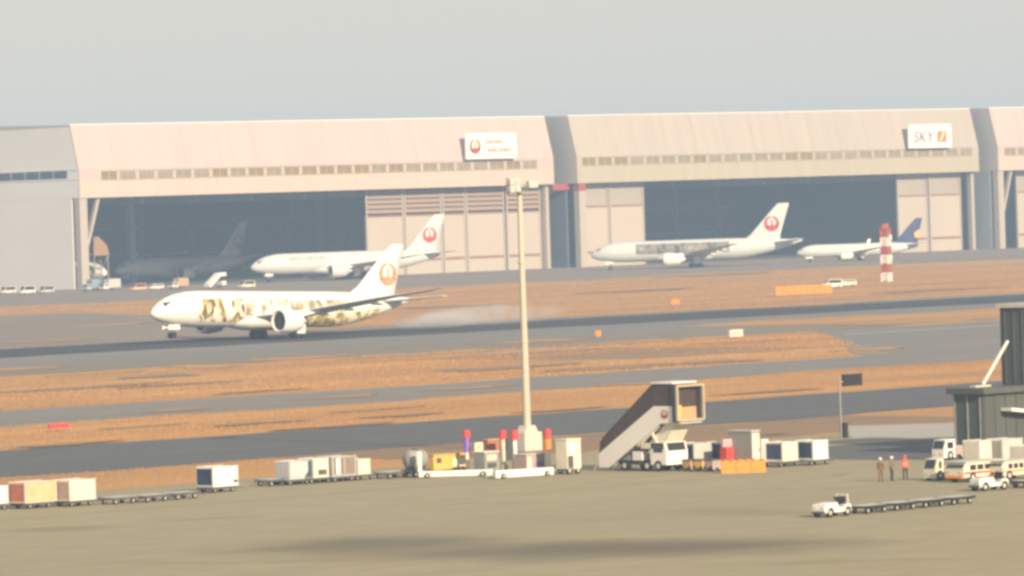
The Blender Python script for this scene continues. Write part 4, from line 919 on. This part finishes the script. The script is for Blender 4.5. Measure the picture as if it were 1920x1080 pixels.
def train(pa, pb, n, lab_t, lab_d, grp, gap=3.35):
    a_1 = Vector(at(*pa)); b_1 = Vector(at(*pb)); d = (b_1 - a_1).normalized(); rz = math.atan2(-d.y, -d.x)
    tractor(a_1, rz, lab_t)
    for i in range(n):
        q = a_1 + d * (3.7 + gap * i); dl = dolly(q, rz, ['first', 'second', 'third', 'fourth'][i] + ' ' + lab_d, 2.5, 1.5, .5, group=grp, m='dark'); MB().box(-1.15, 1.15, -.62, .62, .36, .40).build('bed', M['dark'], dl)
train((1561, 969), (1800, 945), 4, 'white tow tractor pulling a line of empty dollies across the open apron', 'empty dark dolly behind the tractor crossing the open apron', 'dollies towed on the open apron', 2.95)
train((1856, 920), (1960, 912), 3, 'white tow tractor heading out past the striped bus', 'empty dark dolly behind the tractor passing the bus', 'dollies towed past the bus')

# gate building at the edge
p = at(1846, 853); gb = empty('gate_building', (p[0], p[1], .0), 0); tag(gb, 'dark green-grey gate building with flat overhanging roof and tall block', 'building')
MB().box(0, 16, 0, 3, 0, 4.7).build('wall', M['green_grey'], gb)
for i in range(13): MB().box(.15 + i * 1.25, .25 + i * 1.25, -.07, -.003, .1, 4.6).build('wall_rib', M['darkgrey'], gb)
for i in range(3): MB().box(-.07, -.003, .2 + i * 1.3, .32 + i * 1.3, .1, 4.6).build('wall_rib', M['grey'], gb)
MB().box(-.4, 16.6, -.5, 3.4, 4.702, 5.15).build('roof', M['darkgrey'], gb)
tb = MB().box(5.6, 14, .2, 2.8, 5.152, 11.2).build('tower_block', M['green_grey'], gb)
MB().box(5.4, 14.2, .0, 3.0, 11.203, 11.5).build('parapet', M['concrete_base'], tb)
for i in range(3): MB().box(5.53, 5.597, .5 + i * .9, .6 + i * .9, 5.3, 11.1).build('cladding_joint', M['darkgrey'], tb)
MB().bar((2.4, 2.0, 5.35), (5.5, 2.0, 8.6), .17).build('white_strut', M['white'], gb); MB().box(1.2, 3.0, 1.7, 2.3, 5.153, 5.3).build('strut_foot', M['concrete_base'], gb)
MB().prism([(2.0, 3.55), (7.0, 3.0), (7.0, 2.75), (2.0, 3.3)], -1.2, -.08).build('white_blade', M['white'], gb)  # pale slanted blade of no sure kind, built as a plain slab

# vehicles in front of the gate building
def bus(px, py, rz, label, L=6.0, wd=2.2, h=2.0, m='cream', stripe='red', cat='bus', name='crew_bus'):
    p = at(px, py); b = empty(name, (*p, .013), rz); tag(b, label, cat)
    MB().prism([(-L / 2, .35), (L / 2, .35), (L / 2, 1.0), (L / 2 - .25, h), (-L / 2, h)], -wd / 2, wd / 2).build('body', M[m], b)
    n = 5
    for y in (-wd / 2 - .02, wd / 2 + .003):
        for i in range(n): MB().box(-L / 2 + .3 + i * (L - .8) / n, -L / 2 + .15 + (i + 1) * (L - .8) / n, y, y + .017, h * .6, h * .87).build('window', M['glass'], b)
        MB().box(-L / 2 + .05, L / 2 - .05, y, y + .016, h * .42, h * .52).build('stripe', M[stripe], b)
    MB().prism([(L / 2 + .004, 1.05), (L / 2 - .235, h - .1), (L / 2 - .2, h - .1), (L / 2 + .035, 1.05)], -wd / 2 + .12, wd / 2 - .12).build('windscreen', M['glass'], b)
    MB().box(L / 2 + .003, L / 2 + .1, -wd / 2 + .1, wd / 2 - .1, .3, .5).build('bumper', M['orange'], b)
    for y in (-wd / 2 + .2, wd / 2 - .45): MB().box(L / 2 + .004, L / 2 + .03, y, y + .25, .65, .82).build('headlight', M['alu'], b)
    MB().box(-L / 2 + .1, L / 2 - .1, -wd / 2 - .1, wd / 2 + .1, h + .003, h + .06).build('roof', M['alu'], b)
    for x in (-L * .3, L * .3):
        for y in (-wd / 2 + .1, wd / 2 - .1): wheel(b, x, y, .35, .24)
    return b
bus(1832, 902, R(180), 'cream crew bus with red stripe and dark windows before the gate building', 4.7, 1.8, 1.4)
bus(1895, 899, R(180), 'pale crew bus with orange stripe parked behind the red striped one', 3.7, 1.8, 1.35, 'cream', 'orange')
box_truck(1765, 900, R(180), 'small cream and pink runabout truck with dark open bed beside the bus', 2.4, 1.2, .85, 'darkgrey', 'cream', 'runabout_truck', cab=.9, z=.36)
box_truck(1782, 862, R(180), 'white pickup standing against the gate building wall', 2.7, 1.3, .95, 'pinkgrey', 'white', 'pickup_truck', cab=1.3, z=.38)
for px, py, lab, kw in ((1838, 874, 'pale cream container behind the red striped bus', dict(face='cream', side='cream', L=1.9, h=1.75)),
                        (1885, 872, 'silver container against the gate building', dict(face='alu', side='grey', L=2.3, h=1.8)),
                        (1925, 884, 'bright cream container beyond the pale bus', dict(face='cream', side='cream', L=1.6, h=1.7))):
    cart_with_box(px, py, lab, G_L, dgroup=G_D, **kw)

# ------------------------------------------------------------------ airfield furniture far out
def banded_tower(px, py, H_, label):
    p = at(px, py); t = empty('lattice_tower', (*p, 0), R(20)); tag(t, label, 'tower')
    n = 6; h = H_ / n; wd = .85
    for i in range(n):
        b = MB(); z0, z1 = i * h, (i + 1) * h - .01
        for sx in (-1, 1):
            for sy in (-1, 1): b.box(sx * wd - .16, sx * wd + .16, sy * wd - .16, sy * wd + .16, z0, z1)
        for k in range(2):
            za, zb = z0 + k * h / 2, z0 + (k + 1) * h / 2 - .02
            for s in (-1, 1):
                b.bar((-wd, s * wd, za), (wd, s * wd, zb), .22); b.bar((wd, s * wd, za), (-wd, s * wd, zb), .22); b.bar((s * wd, -wd, za), (s * wd, wd, zb), .22); b.bar((s * wd, wd, za), (s * wd, -wd, zb), .22)
                b.bar((-wd, s * wd, zb), (wd, s * wd, zb + .001), .24); b.bar((s * wd, -wd, zb), (s * wd, wd, zb + .001), .24)
        b.build('lattice_section', M['white'] if i % 2 == 0 else M['faded_red'], t)
    MB().box(-1.2, 1.2, -1.2, 1.2, H_ + .003, H_ + .15).build('platform', M['faded_red'], t)
    MB().box(-.9, .9, -.5, .5, H_ + .153, H_ + 1.2).build('antenna_box', M['faded_red'], t)
    for z in (5.0, 9.6): MB().box(-.5, .5, -1.35, -1.05, z, z + 1.2).build('antenna_panel', M['white'], t)
    return t
banded_tower(1663, 528, 12.2, 'red and white banded lattice tower in front of the cream hangar')
q0 = Vector(at(1455, 556)); q1 = Vector(at(1560, 551)); d = q1 - q0
sr = empty('orange_screen', (q0.x, q0.y, 0), math.atan2(d.y, d.x)); tag(sr, 'long low bright orange screen fence standing in the dry grass', 'screen')
n = 9
for i in range(n):
    x0 = d.length * i / n; MB().box(x0 + .04, x0 + d.length / n - .04, -.06, .06, .25, 1.95).build('panel', M['orange'], sr)
    MB().box(x0 - .05, x0 + .05, .065, .16, 0, 2.0).build('post', M['grey'], sr)
def car(px, py, rz, label, L=4.4, wd=1.8, h=1.8, m='white', cat='van', name='service_van', group=None):
    p = at(px, py); c = empty(name, (*p, .014), rz); tag(c, label, cat, group)
    MB().prism([(-L / 2, .3), (L / 2, .3), (L / 2, .85), (L / 2 - .75, 1.0), (L / 2 - 1.35, h), (-L / 2 + .1, h), (-L / 2, h * .6)], -wd / 2, wd / 2).build('body', M[m], c)
    for y in (-wd / 2 - .012, wd / 2 + .002): MB().prism([(L / 2 - 1.0, 1.05), (L / 2 - 1.42, h - .12), (-L / 2 + .3, h - .12), (-L / 2 + .25, 1.05)], y, y + .01).build('side_window', M['glass'], c)
    MB().prism([(L / 2 - .755, 1.03), (L / 2 - 1.33, h - .06), (L / 2 - 1.30, h - .06), (L / 2 - .72, 1.03)], -wd / 2 + .1, wd / 2 - .1).build('windscreen', M['glass'], c)
    for x in (-L * .3, L * .3):
        for y in (-wd / 2 + .08, wd / 2 - .08): wheel(c, x, y, .32, .2)
    return c
car(1560, 540, R(150), 'white service van parked behind the orange screen', 4.4, 1.8, 1.9); car(1588, 537, R(150), 'pale service car parked behind the orange screen, next to the van', 4.0, 1.75, 1.5, 'cream', 'car', 'service_car')
def field_sign(px, py, w_, h, m, label, marks=True):
    p = at(px, py); o = empty('taxiway_sign', (*p, .013), 0); tag(o, label, 'sign')
    MB().box(-w_ / 2, w_ / 2, -.15, .15, .3, .3 + h).build('face', M[m], o)
    for x in (-w_ * .35, w_ * .35): MB().box(x - .06, x + .06, -.06, .06, 0, .298).build('leg', M['grey'], o)
    if marks:
        for x in (-w_ * .2, w_ * .12): MB().box(x, x + .28, -.2, -.153, .3 + h * .38, .3 + h * .62).build('mark', M['brick_red'], o)
    return o
M['sign_pink'] = mat('pinkish_sign_face', (.85, .62, .52), .5, .05, 1)
field_sign(1380, 635, 2.7, 1.0, 'sign_pink', 'pale pink taxiway sign with two dark marks beside the runway')
field_sign(1266, 573, 2.2, .9, 'orange', 'small orange field sign near the far runway edge', False)
field_sign(1121, 634, 1.0, .8, 'orange', 'tiny orange marker board beside the near runway edge', False)
field_sign(110, 809, 2.4, .45, 'red_pole', 'long low red marker board in the grass beside the dark taxiway', False)

# small vehicles on the far apron
for px, py, rz, lab, kw in ((14, 551, 180, 'pale minibus parked at the outer end of the row along the hangar wall', dict(m='cream', h=2.1, L=5)), (50, 551, 180, 'white van in the middle of the row along the hangar wall', dict(h=2.2, L=5)), (86, 550, 180, 'pale van in the row along the hangar wall, next to the hangar pillar', dict(m='alu', h=2.0, L=4.6)),
                            (258, 545, 180, 'pinkish van on the far apron ahead of the landing airplane', dict(m='salmon', h=2.0, L=4.8)), (292, 543, 180, 'low white car on the far apron beside the pinkish van', dict(h=1.6, L=4.8)), (462, 540, 180, 'cream van on the far apron by the parked jet nose', dict(m='cream', h=2.0, L=5.0))):
    car(px, py, R(rz), lab, **kw)
box_truck(206, 545, R(180), 'white box truck parked by the hangar pillar', 6.2, 2.4, 3.3, 'alu', 'white', z=.8, cab=1.8)
box_truck(172, 546, R(180), 'greenish box truck parked tight behind the hangar pillar', 5.0, 2.4, 3.2, 'steelblue', 'alu', z=.8, cab=1.6)
box_truck(334, 542, R(180), 'cream truck with tan load on the far apron', 6.0, 2.4, 3.0, 'tan', 'cream', z=.8, cab=2.2)
# small white step truck on the far apron
p = at(404, 541); o = empty('step_truck', (*p, .013), R(0)); tag(o, 'small white passenger step truck on the far apron', 'step truck')
MB().prism([(-3.2, .5), (-2.4, .5), (1.2, 3.4), (3.2, 3.4), (3.2, 4.4), (1.0, 4.4), (-3.2, 1.3)], -1.1, 1.1).build('stair_unit', M['white'], o)
MB().box(-2.0, 3.0, -1.0, 1.0, .5, .9).build('chassis', M['darkgrey'], o); MB().box(1.5, 3.1, -1.1, 1.1, .95, 2.0).build('cab', M['white'], o); MB().box(3.11, 3.14, -.9, .9, 1.4, 1.9).build('windscreen', M['glass'], o)
for x in (-1.4, 2.2):
    for y in (-.95, .95): wheel(o, x, y, .4, .26)
# maintenance dock inside the white hangar, beside the jet's nose
p = (1052, 1272); o = empty('maintenance_dock', (1050.5, 1266.0, .03), R(0)); tag(o, 'brown stepped maintenance platform high beside the hangared jet nose', 'platform')
M['dock_brown'] = mat('dock_brown', (.36, .22, .13), .7, .2, .5)
for x in (-2.6, 2.6):
    for y in (-1.6, 1.6): MB().box(x - .15, x + .15, y - .15, y + .15, 0, 9.5).build('leg', M['grey'], o)
MB().box(-3, 3, -2, 2, 9.51, 10.2).build('deck', M['dock_brown'], o)
MB().prism([(-3, 10.21), (2.9, 10.21), (2.2, 12.6), (-1.0, 15.2), (-2.8, 15.2)], -1.95, -1.8).build('screen', M['dock_brown'], o)
MB().bar((-2.6, 1.6, .2), (2.6, 1.6, 9.4), .14).bar((-2.6, -1.6, .2), (2.6, -1.6, 9.4), .14).build('brace', M['grey'], o)

# ------------------------------------------------------------------ hazy air
hz = MB().box(-1550, 3850, -950, 3650, -1.0, 62.0).build('haze', None); tag(hz, 'thin bluish haze lying over the airfield', 'haze', kind='stuff')
hm = bpy.data.materials.new('haze'); hm.use_nodes = True; n = hm.node_tree.nodes; n.remove(n['Principled BSDF'])
pv = n.new('ShaderNodeVolumePrincipled'); hm.node_tree.links.new(pv.outputs[0], n['Material Output'].inputs['Volume'])
pv.inputs['Color'].default_value = (.42, .64, 1.0, 1); pv.inputs['Density'].default_value = .00025; pv.inputs['Anisotropy'].default_value = 0.0
hz.data.materials.append(hm)
